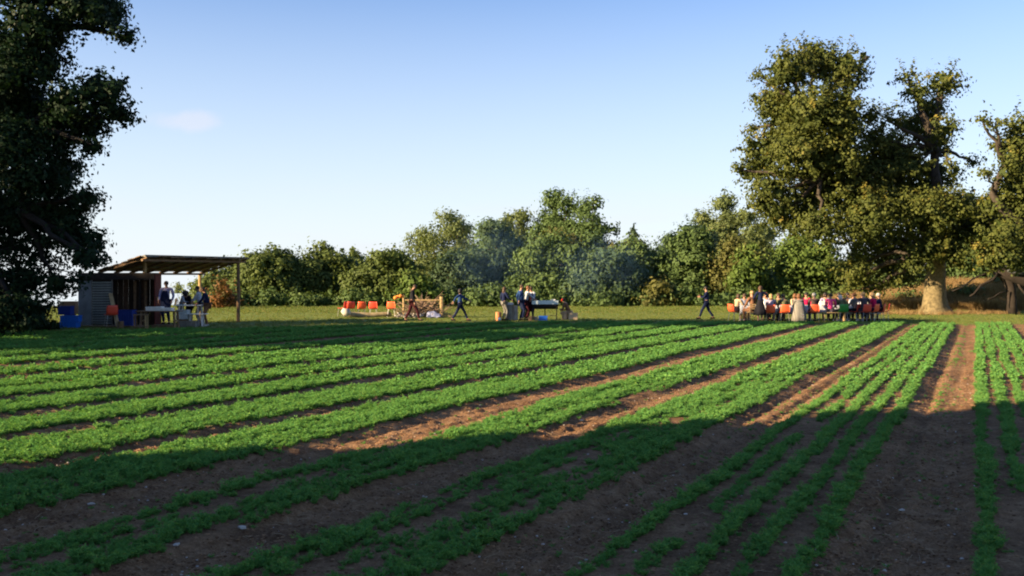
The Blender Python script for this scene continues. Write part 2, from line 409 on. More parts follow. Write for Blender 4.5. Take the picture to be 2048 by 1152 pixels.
def tuft(seed, n, h, spread, wd, curve=.5):
    r = np.random.default_rng(seed); V = []; Fc = []; T = []
    for i in range(n):
        a = r.uniform(0, 6.28); b = r.uniform(0, 6.28); q = r.uniform(0, spread); x, y = math.cos(b) * q, math.sin(b) * q
        hh = h * r.uniform(.5, 1.1); l = hh * curve * r.uniform(.3, 1.2); wx, wy = -math.sin(a) * wd, math.cos(a) * wd
        n0 = len(V); mx, my = x + math.cos(a) * l * .35, y + math.sin(a) * l * .35
        V += [(x - wx, y - wy, 0), (x + wx, y + wy, 0), (mx + wx * .7, my + wy * .7, hh * .6), (mx - wx * .7, my - wy * .7, hh * .6), (x + math.cos(a) * l, y + math.sin(a) * l, hh)]
        Fc += [(n0, n0 + 1, n0 + 2), (n0, n0 + 2, n0 + 3), (n0 + 3, n0 + 2, n0 + 4)]; T += [r.random()] * 5
    return npmesh('grass_tuft', np.array(V), np.array(Fc), {'tint': np.array(T)})
GRASS = leafmat('turf_blade', (.06, .10, .02), (.13, .17, .035), (.26, .21, .09), trans=.3, t3=.9)
DRY = leafmat('dry_grass_blade', (.17, .10, .045), (.33, .235, .11), (.44, .34, .18), trans=.3, t3=.9)
gt = [tuft(i, 16, .11, .10, .006) for i in range(4)]; dt = [tuft(20 + i, 26, .62, .22, .009, .6) for i in range(4)]
for m in gt: m.materials.append(GRASS)
for m in dt: m.materials.append(DRY)
def grass():
    n = 60000; y = rng.uniform(35, 100, n); x = (rng.uniform(-.56, .56, n)) * y
    k = (y > yend(x) - .2) & (rng.random(n) < np.interp(y, [35, 60, 100], [1, .6, .35])) & (bank(x, y) < .1); x = x[k]; y = y[k]
    s = rng.uniform(.4, 1.0, len(x)) * np.where(y > 60, 1.5, 1)
    scatter('grass', np.stack([x, y, ground_z(x, y) - .01], 1), rng.uniform(0, 6.28, len(x)), s, gt, label='short yellow green turf beyond the crop rows')
    n = 60000; y = rng.uniform(58.5, 80, n); x = rng.uniform(22.5, 50, n)
    b = bank(x, y) + .25 * (fbm(x * .5, y * .5, 8) - .5); k = (b > .06) & ((x - .51 * y) < 6); x = x[k]; y = y[k]
    scatter('dry_grass', np.stack([x, y, ground_z(x, y) - .03], 1), rng.uniform(0, 6.28, len(x)), rng.uniform(.5, 1.25, len(x)) * (.55 + 1.2 * fbm(x * .9, y * .9, 44, 3)), dt,
            label='tall dry golden grass on the bank behind the oak')
    # long dry stems round the foot of the oak
    a = rng.uniform(0, 6.28, 700); q = rng.uniform(.9, 3.0, 700) ** 1.2; p = at(1868, 58.8)
    x = p.x + np.cos(a) * q * 1.5; y = p.y + np.sin(a) * q * .8; x, y = x[y > 57.2], y[y > 57.2]
    scatter('dry_grass', np.stack([x, y, ground_z(x, y) - .03], 1), rng.uniform(0, 6.28, len(x)), rng.uniform(.2, .55, len(x)), dt, label='low dry grass round the foot of the oak')
grass()
def clod(seed):
    bm = bmesh.new(); bmesh.ops.create_icosphere(bm, subdivisions=1, radius=1); r = random.Random(seed)
    for v in bm.verts: v.co = v.co * r.uniform(.7, 1.2); v.co.z *= .6
    me = bpy.data.meshes.new('clod'); bm.to_mesh(me); bm.free(); return me
SOIL = mat('soil_clod', (.23, .128, .066), .95, .35, 3, spec=.1)
SOIL2 = mat('dark_soil_clod', (.10, .052, .027), .95, .35, 3, spec=.1); SOIL3 = mat('dry_soil_clod', (.25, .145, .078), .95, .3, 3, spec=.1)
FLINT = mat('flint', (.36, .31, .26), .7, .35, 8)
STRAW = mat('straw', (.34, .24, .14), .8, .3, 8)
def debris():
    n = 150000; y = 4.5 + 26 * rng.random(n) ** 1.6; x = rng.uniform(-.58, .58, n) * (y + 1)
    bm_ = bedmask(cof(x, y)); k = (rng.random(n) > bm_ * .75) & (y < yend(x) - .5); x = x[k]; y = y[k]
    ct = [clod(i) for i in range(6)]
    for i, m in enumerate(ct): m.materials.append((SOIL, SOIL2, SOIL3)[i % 3])
    scatter('soil_clods', np.stack([x, y, ground_z(x, y)], 1), rng.uniform(0, 6.28, len(x)), .004 + .015 * rng.random(len(x)) ** 2, ct, label='loose crumbs of brown soil on the bare strips')
    n = 6500; y = 5 + 34 * rng.random(n) ** 1.3; x = rng.uniform(-.58, .58, n) * (y + 1)
    bm_ = bedmask(cof(x, y)); k = (rng.random(n) > bm_ * .9) & (y < yend(x) - .5); x = x[k]; y = y[k]
    ct = [clod(10 + i) for i in range(4)]
    for m in ct: m.materials.append(FLINT)
    scatter('pebbles', np.stack([x, y, ground_z(x, y) + .004], 1), rng.uniform(0, 6.28, len(x)), .004 + .014 * rng.random(len(x)) ** 4, ct, label='small pale flints scattered over the bare soil')
    n = 5000; y = 5 + 20 * rng.random(n) ** 1.3; x = rng.uniform(-.58, .58, n) * (y + 1)
    bm_ = bedmask(cof(x, y)); k = (rng.random(n) > bm_ * .8); x = x[k]; y = y[k]
    ct = []
    for i in range(3):
        q = MB(); r = random.Random(i); p = [Vector((0, 0, .01))]
        for j in range(3): p.append(p[-1] + Vector((.05, r.uniform(-.008, .008), r.uniform(-.004, .018))))
        q.tube(p, [.0028, .003, .002, .001], 4); m = q.mesh('stalk'); m.materials.append(STRAW); ct.append(m)
    scatter('straw', np.stack([x, y, ground_z(x, y)], 1), rng.uniform(0, 6.28, len(x)), rng.uniform(.25, .9, len(x)), ct, tilt=rng.normal(0, .15, len(x)), label='bits of straw and dead stalks on the bare soil')
    # the larger stones one can pick out
    for (px, py, s, lb) in ((483, 1060, .055, 'large pale tan flint lowest at lower left centre'), (183, 1003, .050, 'flat pale flint on the dark strip at left'),
                            (18, 958, .050, 'pale flint on bare soil at the left edge'), (353, 1095, .04, 'grey stone in the bottom left strip'),
                            (1804, 1022, .045, 'white flint on the wide bare path at right'), (1163, 838, .05, 'grey flint beside the bed in the middle of the field'),
                            (302, 1085, .045, 'reddish stone in the lower left corner bed'), (1371, 1040, .03, 'small pale stone pair on the dark path right of centre')):
        d = dep(py); p = at(px, d); p.z = ground_z(np.array([p.x]), np.array([p.y]))[0] + s * .25
        me = clod(int(px)); o = link('stone', me, FLINT, loc=p); o.scale = (s * .85, s * .6, s * .5); o.rotation_euler = (0, 0, px)
        tag(o, lb, 'stone', 'larger flints lying on the soil')
debris()

# ------------------------------------------------------------------ trees
LEAFN = [0]
def leaf_cloud(lobes, clumps_per_m2, leaves, size, rs, csig=.42, spray=.12, inner=.45, flat=.7, jit=.42):
    """leaves in clumps over the outer part of each lobe. lobes: (x,y,z,rx,ry,rz,density)"""
    r = np.random.default_rng(rs); C = []; T = []; S = []; O = []; DD = []; SP = []
    for (x, y, z, rx, ry, rz, dn) in lobes:
        area = 4 * math.pi * ((rx * rz + rx * ry + ry * rz) / 3); n = max(3, int(area * clumps_per_m2 * dn))
        d = r.normal(size=(n, 3)); d /= np.linalg.norm(d, axis=1)[:, None]
        q = inner + (1.0 - inner) * r.random(n) ** .6
        sp = r.random(n) < spray; q = np.where(sp, r.uniform(.92, 1.06, n), q)
        C.append(np.stack([x + d[:, 0] * rx * q, y + d[:, 1] * ry * q, z + d[:, 2] * rz * q], 1)); T.append(np.clip(r.normal(.5, .2, n) + .10 * d[:, 2], 0, 1))
        S.append(np.where(sp, .75, 1.0)); DD.append(d); SP.append(sp); O.append(np.repeat([[x, y, z]], n, 0))
    DD = np.vstack(DD) + np.array([0, 0, .25]); SP = np.concatenate(SP); O = np.vstack(O); C = np.vstack(C); T = np.concatenate(T); S = np.concatenate(S); nc = len(C)
    LEAFN[0] += nc * leaves * .75
    k = np.repeat(np.arange(nc), leaves); k = k[r.random(len(k)) < S[k] * r.uniform(.5, 1, nc)[k]]
    n = len(k); sig = csig * r.uniform(.6, 1.3, nc)[k] * S[k]
    spk = SP[k]; sig = np.where(spk, csig * .30, sig)
    P = C[k] + r.normal(size=(n, 3)) * np.stack([sig, sig, sig * flat], 1) + DD[k] * (spk * r.uniform(-1.0, 1.5, n) * csig * 1.3)[:, None]
    ou = P - O[k]; ou /= np.linalg.norm(ou, axis=1)[:, None] + 1e-6; oc = P - C[k]; oc /= np.linalg.norm(oc, axis=1)[:, None] + 1e-6
    nn = ou * .55 + oc * .55 + r.normal(size=(n, 3)) * jit + np.array([0, 0, .18]); nn /= np.linalg.norm(nn, axis=1)[:, None]
    u = np.cross(nn, r.normal(size=(n, 3))); u /= np.linalg.norm(u, axis=1)[:, None]; v = np.cross(nn, u)
    s = size * r.uniform(.6, 1.3, n); a = u * s[:, None] * .5; b = v * s[:, None] * .32
    V = np.stack([P - a, P + b - a * .1, P + a, P - b - a * .1], 1).reshape(-1, 3)
    Fq = np.arange(4 * n).reshape(-1, 4)
    t = np.repeat(np.clip(T[k] * .7 + .3 * r.random(n), 0, 1), 4)
    V[:, 2] = np.maximum(V[:, 2], .02)
    return V, Fq, t
def interior(lobes, size, rs):
    r = np.random.default_rng(rs + 5); P = []
    for (x, y, z, rx, ry, rz, dn) in lobes:
        n = int(9 * (rx * ry * rz) ** (2 / 3) / (size * 4) ** 2 * 4 * dn ** 2)
        d = r.normal(size=(n, 3)); d /= np.linalg.norm(d, axis=1)[:, None]; d *= (r.random(n) ** .5 * .72)[:, None]
        P.append(np.stack([x + d[:, 0] * rx, y + d[:, 1] * ry, z + d[:, 2] * rz], 1))
    P = np.vstack(P); n = len(P); s = (size * 2.6 * r.uniform(.7, 1.2, n))[:, None]
    u = r.normal(size=(n, 3)); u /= np.linalg.norm(u, axis=1)[:, None]; v = np.cross(u, r.normal(size=(n, 3))); v /= np.linalg.norm(v, axis=1)[:, None]
    V = np.stack([P - u * s * .5, P + v * s * .35, P + u * s * .5, P - v * s * .35], 1).reshape(-1, 3); V[:, 2] = np.maximum(V[:, 2], .02)
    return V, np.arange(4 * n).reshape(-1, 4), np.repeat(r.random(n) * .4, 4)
BARK = mat('bark', (.045, .036, .027), .95, .45, 5, bump=.8, detail=8)
BARK_OAK = mat('oak_bark', (.135, .106, .054), .95, .45, 7, bump=1.0, detail=9)
def limb_path(a, b, sag, rs, n=7):
    r = random.Random(rs); a = Vector(a); b = Vector(b); out = []
    for i in range(n):
        t = i / (n - 1); p = a.lerp(b, t); L_ = (b - a).length
        p += Vector((r.uniform(-1, 1), r.uniform(-1, 1), r.uniform(-1, 1))) * L_ * .045 * math.sin(t * math.pi) + Vector((0, 0, sag * math.sin(t * math.pi)))
        out.append(p)
    return out
def tree(name, base, lobes, trunk, label, cat='tree', group=None, leaf=None, cpm=.9, leaves=26, size=.3, rs=1, csig=.42, spray=.12, inner=.45, bark=None, twigs=2, fork=None, trunk_r=.3, solid=1.0, limb_bark=None):
    """lobes in world coordinates; trunk: list of (point, radius)"""
    base = Vector(base); root = empty(name, base, 0, label, cat, group)
    V, Fq, t = leaf_cloud(lobes, cpm, leaves, size, rs, csig, spray, inner, jit=.42 if leaf in (OAK, OAK_SHADE) else .30)
    V = V - np.array(base)
    me = npmesh('crown', V, Fq, {'tint': t}); link('crown', me, leaf, root)
    q = MB(); pts = [p - base for p, _ in trunk]; q.tube(pts, [r for _, r in trunk], 30 if bark is BARK_OAK else 12, rough=.075 if bark is BARK_OAK else .1, rs=rs, cap=True)
    q.build('trunk', bark or BARK, root, smooth=True)
    inn = interior(lobes, size, rs) if solid else None
    if inn is not None:
        V2, F2, t2 = inn; link('inner_leaves', npmesh('inner_leaves', V2 - np.array(base), F2, {'tint': t2}), leaf, root)
    q = MB(); rr = random.Random(rs); top = trunk[-1][0]; tr = trunk[-1][1]
    nt_ = len(trunk)
    for i, (x, y, z, rx, ry, rz, dn) in enumerate(lobes):
        c = Vector((x, y, z))
        st = trunk[rr.randrange(max(1, nt_ - 3), nt_)][0] if fork is None else min(fork, key=lambda p: (Vector(p) - c).length)
        L_ = (c - Vector(st)).length
        p = limb_path(Vector(st) - base, c - base, .1 * L_ * .3, rs * 31 + i); r0 = min(tr * .7, .035 * L_ + .04)
        q.tube(p, [r0 * (1 - .75 * k / (len(p) - 1)) for k in range(len(p))], 6, cap=False)
        for j in range(twigs):
            e = c + Vector((rr.uniform(-1, 1) * rx, rr.uniform(-1, 1) * ry, rr.uniform(-.6, 1) * rz))
            q.tube(limb_path(p[-2 - j % 2], e - base, 0, i * 7 + j, 4), [r0 * .3, r0 * .25, r0 * .15, .01], 4, cap=False)
    if q.v: q.build('branches', limb_bark or bark or BARK, root, smooth=True)
    return root
def px_lobes(L, d, ddep=2.5, rs=0, dens=1.0, depth_k=1.0, low=None):
    """lobes from (px,py,rx,ry[,dens]) in photo pixels at depth d, given real depth"""
    r = random.Random(rs); out = []
    for l in L:
        px, py, rx, ry = l[:4]; dn = l[4] if len(l) > 4 else 1.0
        dd = d + r.uniform(-ddep, ddep)
        if low and py > low[0] and px < 1880: dd = low[1] + r.uniform(-.5, .8); dn *= low[2]
        k = dd / F
        out.append(((px - 1024) * k, dd, H + (YH - py) * k, rx * k, (rx + ry) / 2 * k * depth_k, ry * k, dn * dens))
    return out
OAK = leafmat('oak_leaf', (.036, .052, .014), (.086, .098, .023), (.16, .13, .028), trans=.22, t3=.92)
OAK_SHADE = leafmat('shade_oak_leaf', (.006, .017, .008), (.012, .028, .011), (.022, .028, .010), trans=.18, t3=.95)  # oak leaf colour darkened to hold the shade of the left oak

# -- the great oak on the right
OL = [(1575,135,42,42),(1630,125,50,42),(1690,140,42,42),(1735,112,20,12,.35),(1560,215,52,48),(1630,225,62,55),(1690,225,42,48),(1530,295,46,40),(1600,305,66,55),
      (1680,300,52,55),(1508,345,34,24),(1540,390,48,42),(1620,400,62,55),(1700,390,52,50),(1560,435,42,32),(1640,452,52,36),(1750,285,38,40,.8),(1785,335,52,45),
      (1765,405,52,48),(1720,478,52,42),(1790,480,52,48),(1715,528,40,38,.8),(1785,545,52,42),(1835,180,28,24,.7),(1885,168,30,30,.8),(1862,215,36,30,.75),(1815,152,24,14,.5),
      (1845,262,36,26,.8),(1890,262,26,30,.8),(1878,300,16,18,.6),(1828,330,40,30,.8),(1872,352,40,30,.8),(1945,322,16,10,.5),(1905,335,22,14,.6),(1890,415,52,42),(1840,425,50,50),
      (1940,415,32,28,.8),(1950,455,42,34),(1850,495,55,30,.9),(1985,440,38,38),(1905,480,30,22,.8),(1775,240,26,18,.5),(1520,150,14,9,.4),(1482,340,16,10,.5),(1500,260,14,9,.4),
      (1700,560,34,26,.6),(1745,580,34,20,.6),(1655,330,60,60),(1740,440,60,50),(1815,250,30,30,.6),(1790,300,40,40,.8),(1820,395,45,45),(1740,350,45,50),(1600,250,60,60),(1730,235,24,20,.6)]
OLF = [(1850,512,34,22),(1905,505,34,22),(1880,490,36,22),(1830,535,24,16,.8),(1915,530,20,12,.6)]
fk = [at(1866, 58.8, 500), at(1845, 58.6, 430), at(1800, 58.4, 400), at(1720, 58.2, 390), at(1640, 58, 360), at(1880, 58.8, 420), at(1870, 59, 300), at(1620, 58, 240), at(1920, 59, 440)]
ob = at(1870, 58.8)
otr = [(ob + Vector((0, 0, -.1)), 1.15), (ob + Vector((-.02, 0, .12)), .92), (ob + Vector((-.05, 0, .5)), .72), (ob + Vector((-.05, 0, 1.1)), .62), (ob + Vector((-.02, 0, 1.9)), .57),
       (ob + Vector((.05, 0, 2.7)), .53), (ob + Vector((.08, 0, 3.4)), .52), (at(1872, 58.8, 500), .62), (at(1866, 58.8, 470), .50), (at(1862, 58.9, 430), .35)]
def oak_limbs(root):
    q = MB(); b = root.location
    for path in ([(1866, 500), (1845, 440), (1800, 400), (1720, 388), (1640, 350), (1600, 250), (1590, 150)], [(1872, 495), (1882, 420), (1868, 340), (1872, 240), (1880, 170)],
                 [(1874, 510), (1910, 460), (1960, 440), (1995, 430)], [(1720, 388), (1690, 300), (1690, 180)]):
        p = [at(x, 58.6 + .3 * i, y) - b for i, (x, y) in enumerate(path)]
        q.tube(p, [.42 * (1 - .85 * i / (len(p) - 1)) + .03 for i in range(len(p))], 8, rough=.08)
    q.build('limb', BARK, root, smooth=True)
rt = tree('oak_tree', ob, px_lobes(OL, 58.5, 2.6, 3, depth_k=1.2, low=(470, 61.8, .6)) + px_lobes(OLF, 57.2, .2, 4), otr, 'great spreading oak with a pale flared trunk on the right', leaf=OAK, cpm=2.3, leaves=62, size=.20, rs=5, csig=.31,
     spray=.28, inner=.4, bark=BARK_OAK, limb_bark=BARK, fork=fk, twigs=2)
oak_limbs(rt)
# -- second oak at the right edge
RL = [(2035,262,26,42,.9),(2062,330,52,60),(1990,245,18,9,.35),(2004,290,20,14,.35),(2015,330,22,30,.6),(2050,400,60,36,.9),(2110,420,80,70),(2000,470,52,32),(2070,470,60,42),(2140,300,80,90),
      (1985,500,36,24,.7),(2030,520,40,26,.8),(2022,300,36,36,.8),(2030,365,40,36,.8),(1992,405,34,26,.8),(2000,510,44,30),(1965,238,10,7,.3),(1975,345,12,10,.3)]
b2 = at(2150, 54)
tree('oak_tree', b2, px_lobes(RL, 53.5, 1.5, 9), [(b2, .7), (b2 + Vector((0, 0, 2)), .55), (at(2125, 54, 480), .45), (at(2085, 54, 400), .3)],
     'second oak cut off by the right edge of the picture', leaf=OAK, cpm=2.4, leaves=56, size=.20, rs=15, csig=.30, spray=.2, bark=BARK, fork=[at(1990, 53.5, 395), at(2012, 53.5, 330), at(2080, 53.5, 440), at(2040, 53.5, 480)])
q = MB(); q.tube([at(x, 53.5, y) for x, y in ((2085, 470), (2010, 425), (1985, 390), (2003, 345), (2025, 300), (2034, 265))], [.34, .25, .2, .17, .13, .07], 8, rough=.08)
lo = q.build('limb', BARK, None, smooth=True)
sec = [o for o in bpy.data.objects if o.name.startswith('oak_tree')][-1]
lo.parent = sec; lo.location = -sec.location

# -- dark oak hanging in at the left
LL = [(40,-30,110,45),(130,-15,70,36),(190,5,50,32),(232,30,26,22,.9),(250,72,20,24,.8),(60,60,80,60),(20,130,70,60),(85,135,36,36),(45,205,70,52),(140,200,50,36,.9),(195,165,34,20,.8),
      (225,205,32,30,.9),(215,180,38,28,.8),(235,235,24,22,.8),(175,250,42,34),(100,270,62,50),(20,290,66,60),(180,290,24,18,.8),(60,355,72,50),(125,345,42,38),(30,430,66,50),(105,425,60,42),
      (160,405,34,24,.9),(140,465,52,34),(60,500,70,36,.6),(185,490,26,20,.8),(170,515,34,22,.7),(112,565,60,26,.75),(200,520,16,12,.6),(20,560,60,36,.8),(50,612,54,28,.9),(10,620,50,40,.9),
      (60,645,40,18,.6),(170,390,22,14,.6),(140,130,22,10,.3),(180,25,60,28,.9),(-60,200,120,150),(-80,420,110,120),(-200,200,150,200),(-70,590,90,60)]
lb_ = at(-120, 34.5)
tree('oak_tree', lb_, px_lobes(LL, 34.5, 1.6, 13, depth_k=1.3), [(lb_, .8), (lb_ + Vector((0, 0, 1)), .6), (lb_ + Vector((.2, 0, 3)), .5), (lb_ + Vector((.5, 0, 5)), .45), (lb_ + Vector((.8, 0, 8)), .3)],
     'dark shaded oak hanging into the picture from the left edge', leaf=OAK_SHADE, bark=mat('shade_bark', (.012, .011, .010), .95, .4, 5, bump=.6), cpm=4.6, leaves=60, size=.15, rs=21, csig=.22, spray=.14, inner=.35,  # bark darkened as well, its shade is in the colour
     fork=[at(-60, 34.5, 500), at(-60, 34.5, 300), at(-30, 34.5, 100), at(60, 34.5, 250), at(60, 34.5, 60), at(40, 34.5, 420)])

# -- woodland and hedges beyond the field
def green(n, a, b, c, tr=.25):
    k = 1.32; return leafmat(n, [v * k for v in a], [v * k for v in b], [v * k for v in c], trans=tr, t3=.93)
print('leaves oak', LEAFN)
G1 = green('hedge_leaf', (.042, .060, .018), (.062, .084, .023), (.075, .092, .024))
G2 = green('wood_leaf', (.042, .066, .023), (.060, .094, .030), (.07, .10, .032))
G3 = green('pale_leaf', (.060, .080, .032), (.10, .125, .045), (.13, .14, .05), .35)
G4 = green('rust_leaf', (.042, .048, .016), (.078, .078, .022), (.10, .08, .024))
G5 = green('dusky_leaf', (.028, .046, .024), (.046, .074, .036), (.06, .085, .04))
G6 = green('bright_leaf', (.035, .060, .014), (.072, .108, .024), (.10, .12, .03))
G7 = green('red_leaf', (.05, .045, .015), (.13, .055, .02), (.17, .06, .02))
def wood(px0, px1, top, d, label, leafm, rs, bottom=None, shape='round', name='tree', group='trees beyond the field', cpm=1.5, leaves=42, size=.29, dens=1.0, csig=.36, n=20, solid=1, cat='tree', cut=0):
    """tree filling photo columns px0..px1 with its top at row top, standing at depth d"""
    r = random.Random(rs * 17 + 3); k = d / F; gy = YH + F * H / d
    b_ = at((px0 + px1) / 2, d); gy = YH + F * (H - float(ground_z(np.array([b_.x]), np.array([d]))[0])) / d
    px0, px1 = px0 - .08 * (px1 - px0), px1 + .08 * (px1 - px0)
    bot = bottom if bottom else gy
    cx = (px0 + px1) / 2; w_ = (px1 - px0) / 2; hgt = bot - top; L_ = []
    for i in range(n):
        for _ in range(30):
            u = r.uniform(-1, 1); v = r.uniform(0, 1)
            lim = {'round': math.sqrt(max(0, 1 - max(0, (v - .45) / .62) ** 2)), 'cone': max(.12, 1 - v), 'tall': .55 + .45 * math.sin(min(1, v * 1.2) * math.pi)}[shape]
            if abs(u) < lim: break
        rad = w_ * r.uniform(.22, .38) * (.75 if shape == 'cone' else 1)
        yy = bot - rad * .6 - v * max(2, hgt - rad * 1.5)
        xx = cx + u * max(0, w_ - rad * .8)
        L_.append((xx, yy, rad, rad * r.uniform(.65, .85), dens))
    if shape == 'round':
        for i in range(6):
            L_.append((cx + w_ * (-.72 + .288 * i), bot - hgt * r.uniform(.1, .4), w_ * .33, hgt * .22, dens))
    L_.append((cx, (top + bot) / 2, w_ * .62, hgt * .38, dens))
    # a head lobe at the very top so the silhouette reaches its height
    L_.append((cx + w_ * r.uniform(-.25, .25), top + w_ * .25, w_ * .36, w_ * .26, dens))
    lob = px_lobes(L_, d, w_ * k * .45, rs, depth_k=1.2)
    b = at(cx, d); b.z = float(ground_z(np.array([b.x]), np.array([d]))[0]); gy = YH + F * (H - b.z) / d
    hh = (gy - top) * k; t0 = max(.12, hh * .03)
    trk = [(b, t0 * 1.3), (b + Vector((0, 0, hh * .15)), t0), (b + Vector((r.uniform(-.3, .3), 0, hh * .4)), t0 * .7), (b + Vector((r.uniform(-.4, .4), 0, hh * .65)), t0 * .4)]
    return tree(name, b, lob, trk, label, cat, group, leafm, cpm, leaves, size, rs, csig, .15, .5, twigs=1, solid=solid)
HG = 'hedgerow trees beyond the left of the field'
wood(385, 500, 540, 84, 'low dull green hedge tree seen past the shed posts', G1, 101, group=HG)
wood(478, 610, 494, 80, 'big rounded hedgerow tree just right of the shed roof', G1, 102, group=HG, n=18)
wood(565, 705, 487, 82, 'highest rounded tree of the hedgerow, brown at its top', G1, 103, group=HG, n=18)
wood(640, 750, 515, 84, 'dark tree in the dip between two rounded hedgerow trees', G5, 104, group=HG)
wood(695, 835, 495, 78, 'rounded hedgerow tree with a rusty shoulder behind the walking man', G1, 105, group=HG, n=18)
wood(648, 748, 503, 87, 'dark tree filling the dip of the hedgerow', G1, 204, group=HG)
wood(440, 540, 508, 86, 'dull green tree at the left shoulder of the hedgerow', G1, 205, group=HG)
wood(770, 848, 525, 84, 'small brown tinged tree at the end of the hedgerow', G4, 106, group=HG, n=8)
wood(795, 880, 545, 76, 'low yellow green bush behind the branch heap', G6, 107, name='bush', cat='bush', group=HG, n=9)
WG = 'trees of the wood behind the field'
wood(822, 958, 424, 104, 'thin pale tree standing alone against the sky', G3, 108, bottom=580, dens=.62, group=WG, n=22, csig=.45, solid=0)
wood(865, 965, 500, 84, 'grey green tree behind the smoke at the left of the wood', G5, 109, group=WG)
wood(930, 1050, 438, 88, 'dusky tree left of the tallest tree in the wood', G5, 110, group=WG, n=16)
wood(980, 1080, 420, 108, 'pale grey tree behind, left shoulder of the highest crown', G3, 111, bottom=600, dens=.8, group=WG)
wood(1040, 1175, 380, 106, 'tallest tree of the wood with an airy pale top', G2, 112, bottom=600, dens=.85, group=WG, n=20)
wood(1120, 1232, 393, 102, 'tall tree with sky gaps, right half of the highest crown', G2, 113, bottom=600, dens=.7, group=WG, n=18)
wood(1030, 1165, 468, 80, 'broad green tree with a tawny top behind the grill', G2, 114, group=WG, n=18)
wood(1080, 1160, 458, 83, 'tawny yellow crown in the middle of the wood', G4, 115, bottom=520, group=WG, n=7)
wood(1140, 1262, 500, 78, 'dusky blue green tree in the smoke right of the grill', G5, 116, group=WG, n=16)
fx = at(1266, 98); fx.z = -1.9
tree('fir_tree', fx, [(fx.x + .25 * math.sin(k * 2.4) * (k / 9), 98 + .3 * math.cos(k * 2.4), 7.0 - k * .62, .16 + .16 * k, .16 + .16 * k, .34, 1.6) for k in range(12)], [(fx, .2), (fx + Vector((0, 0, 8)), .06)],
     'narrow dark fir poking above the wood', leaf=G5, cpm=5, leaves=26, size=.3, rs=117, csig=.2, twigs=0, group=WG, solid=0)
wood(1215, 1305, 485, 88, 'rusty topped tree under the narrow fir', G4, 118, bottom=570, group=WG, n=10)
wood(1225, 1310, 520, 79, 'dark tree with bare lower stems right of the blue smoke', G5, 119, group=WG)
wood(925, 1075, 448, 92, 'dull green tree filling in behind the helper at the grill', G2, 211, group=WG, n=20)
wood(1215, 1345, 480, 87, 'broad dusky tree under the saddle of the wood', G2, 212, group=WG, n=20)
wood(1320, 1440, 446, 95, 'rounded tree rising towards the tall poplar', G5, 213, group=WG, n=18, bottom=600)
wood(1285, 1380, 468, 92, 'dark crown in the low saddle of the wood', G5, 120, group=WG)
wood(1290, 1345, 562, 76, 'small ochre bush at the edge of the wood', G4, 121, name='bush', cat='bush', group='bushes along the wood edge', n=7)
wood(1335, 1440, 452, 84, 'full green tree behind the lone walker on the right', G2, 122, group=WG, n=17)
wood(1370, 1495, 388, 104, 'tall pale poplar topping the right part of the wood', G3, 123, shape='tall', bottom=600, dens=.95, group=WG, n=18)
wood(1440, 1560, 418, 100, 'soft grey green tree between the poplar and the oak', G3, 124, bottom=600, group=WG, n=16)
wood(1425, 1520, 470, 82, 'brownish tree with a leaning bare stem behind the first guests', G4, 125, bottom=585, group=WG, n=12)
wood(1465, 1530, 490, 78, 'small fresh green tree above the standing waitress', G6, 126, bottom=585, group=WG, n=8)
wood(1510, 1600, 540, 88, 'dark thicket in the shade behind the table', G5, 127, group=WG, n=10)
wood(1545, 1680, 462, 80, 'bright leafy tree directly behind the long table', G6, 128, group=WG, n=18)
wood(1640, 1760, 500, 82, 'green tree under the left arm of the oak', G2, 129, group=WG, n=14)
wood(1740, 1860, 500, 80, 'dark hedge tree left of the pale oak trunk', G5, 130, group=WG, n=14)
wood(1880, 2000, 395, 92, 'tall green tree showing between the two oaks', G2, 131, group=WG, n=18)
wood(1960, 2090, 440, 86, 'leafy tree behind the dead fallen limb', G6, 132, group=WG, n=16)
wood(1330, 1400, 575, 77, 'low green scrub left of the lone walker', G2, 133, name='bush', cat='bush', group='bushes along the wood edge', n=7)
wood(1180, 1240, 580, 76, 'low dark scrub right of the crouching man', G2, 134, name='bush', cat='bush', group='bushes along the wood edge', n=7)
wood(940, 1040, 570, 76, 'dull scrub behind the man in the blue shirt', G2, 135, name='bush', cat='bush', group='bushes along the wood edge', n=9)
wood(1895, 1965, 575, 66, 'low bramble on the bank just right of the oak trunk', G2, 141, name='bush', cat='bush', group='brambles on the dry bank', n=8, size=.24)
wood(1985, 2060, 552, 68, 'bramble on the bank behind the dead trunk', G2, 142, name='bush', cat='bush', group='brambles on the dry bank', n=9, size=.24)
wood(1780, 1850, 590, 66, 'low scrub on the bank left of the oak trunk', G2, 143, name='bush', cat='bush', group='brambles on the dry bank', n=8, size=.24)
wood(425, 468, 560, 72, 'red leaved shrub behind the shed corner post', G7, 136, name='shrub', cat='shrub', group=None, n=4, size=.22, dens=.6)
wood(25, 108, 612, 40, 'dark undergrowth below the left oak', OAK_SHADE, 137, name='bush', cat='bush', group=None, n=9, size=.16, csig=.2, cpm=2.5, leaves=30)
wood(-60, 70, 600, 40.5, 'dark undergrowth at the left edge of the picture', OAK_SHADE, 138, name='bush', cat='bush', group=None, n=9, size=.16, csig=.2, cpm=2.5, leaves=30)
wood(335, 372, 568, 150, 'tiny far tree seen under the shed roof', G3, 139, name='tree', cat='tree', group=None, n=7)

print('leaves all', LEAFN)
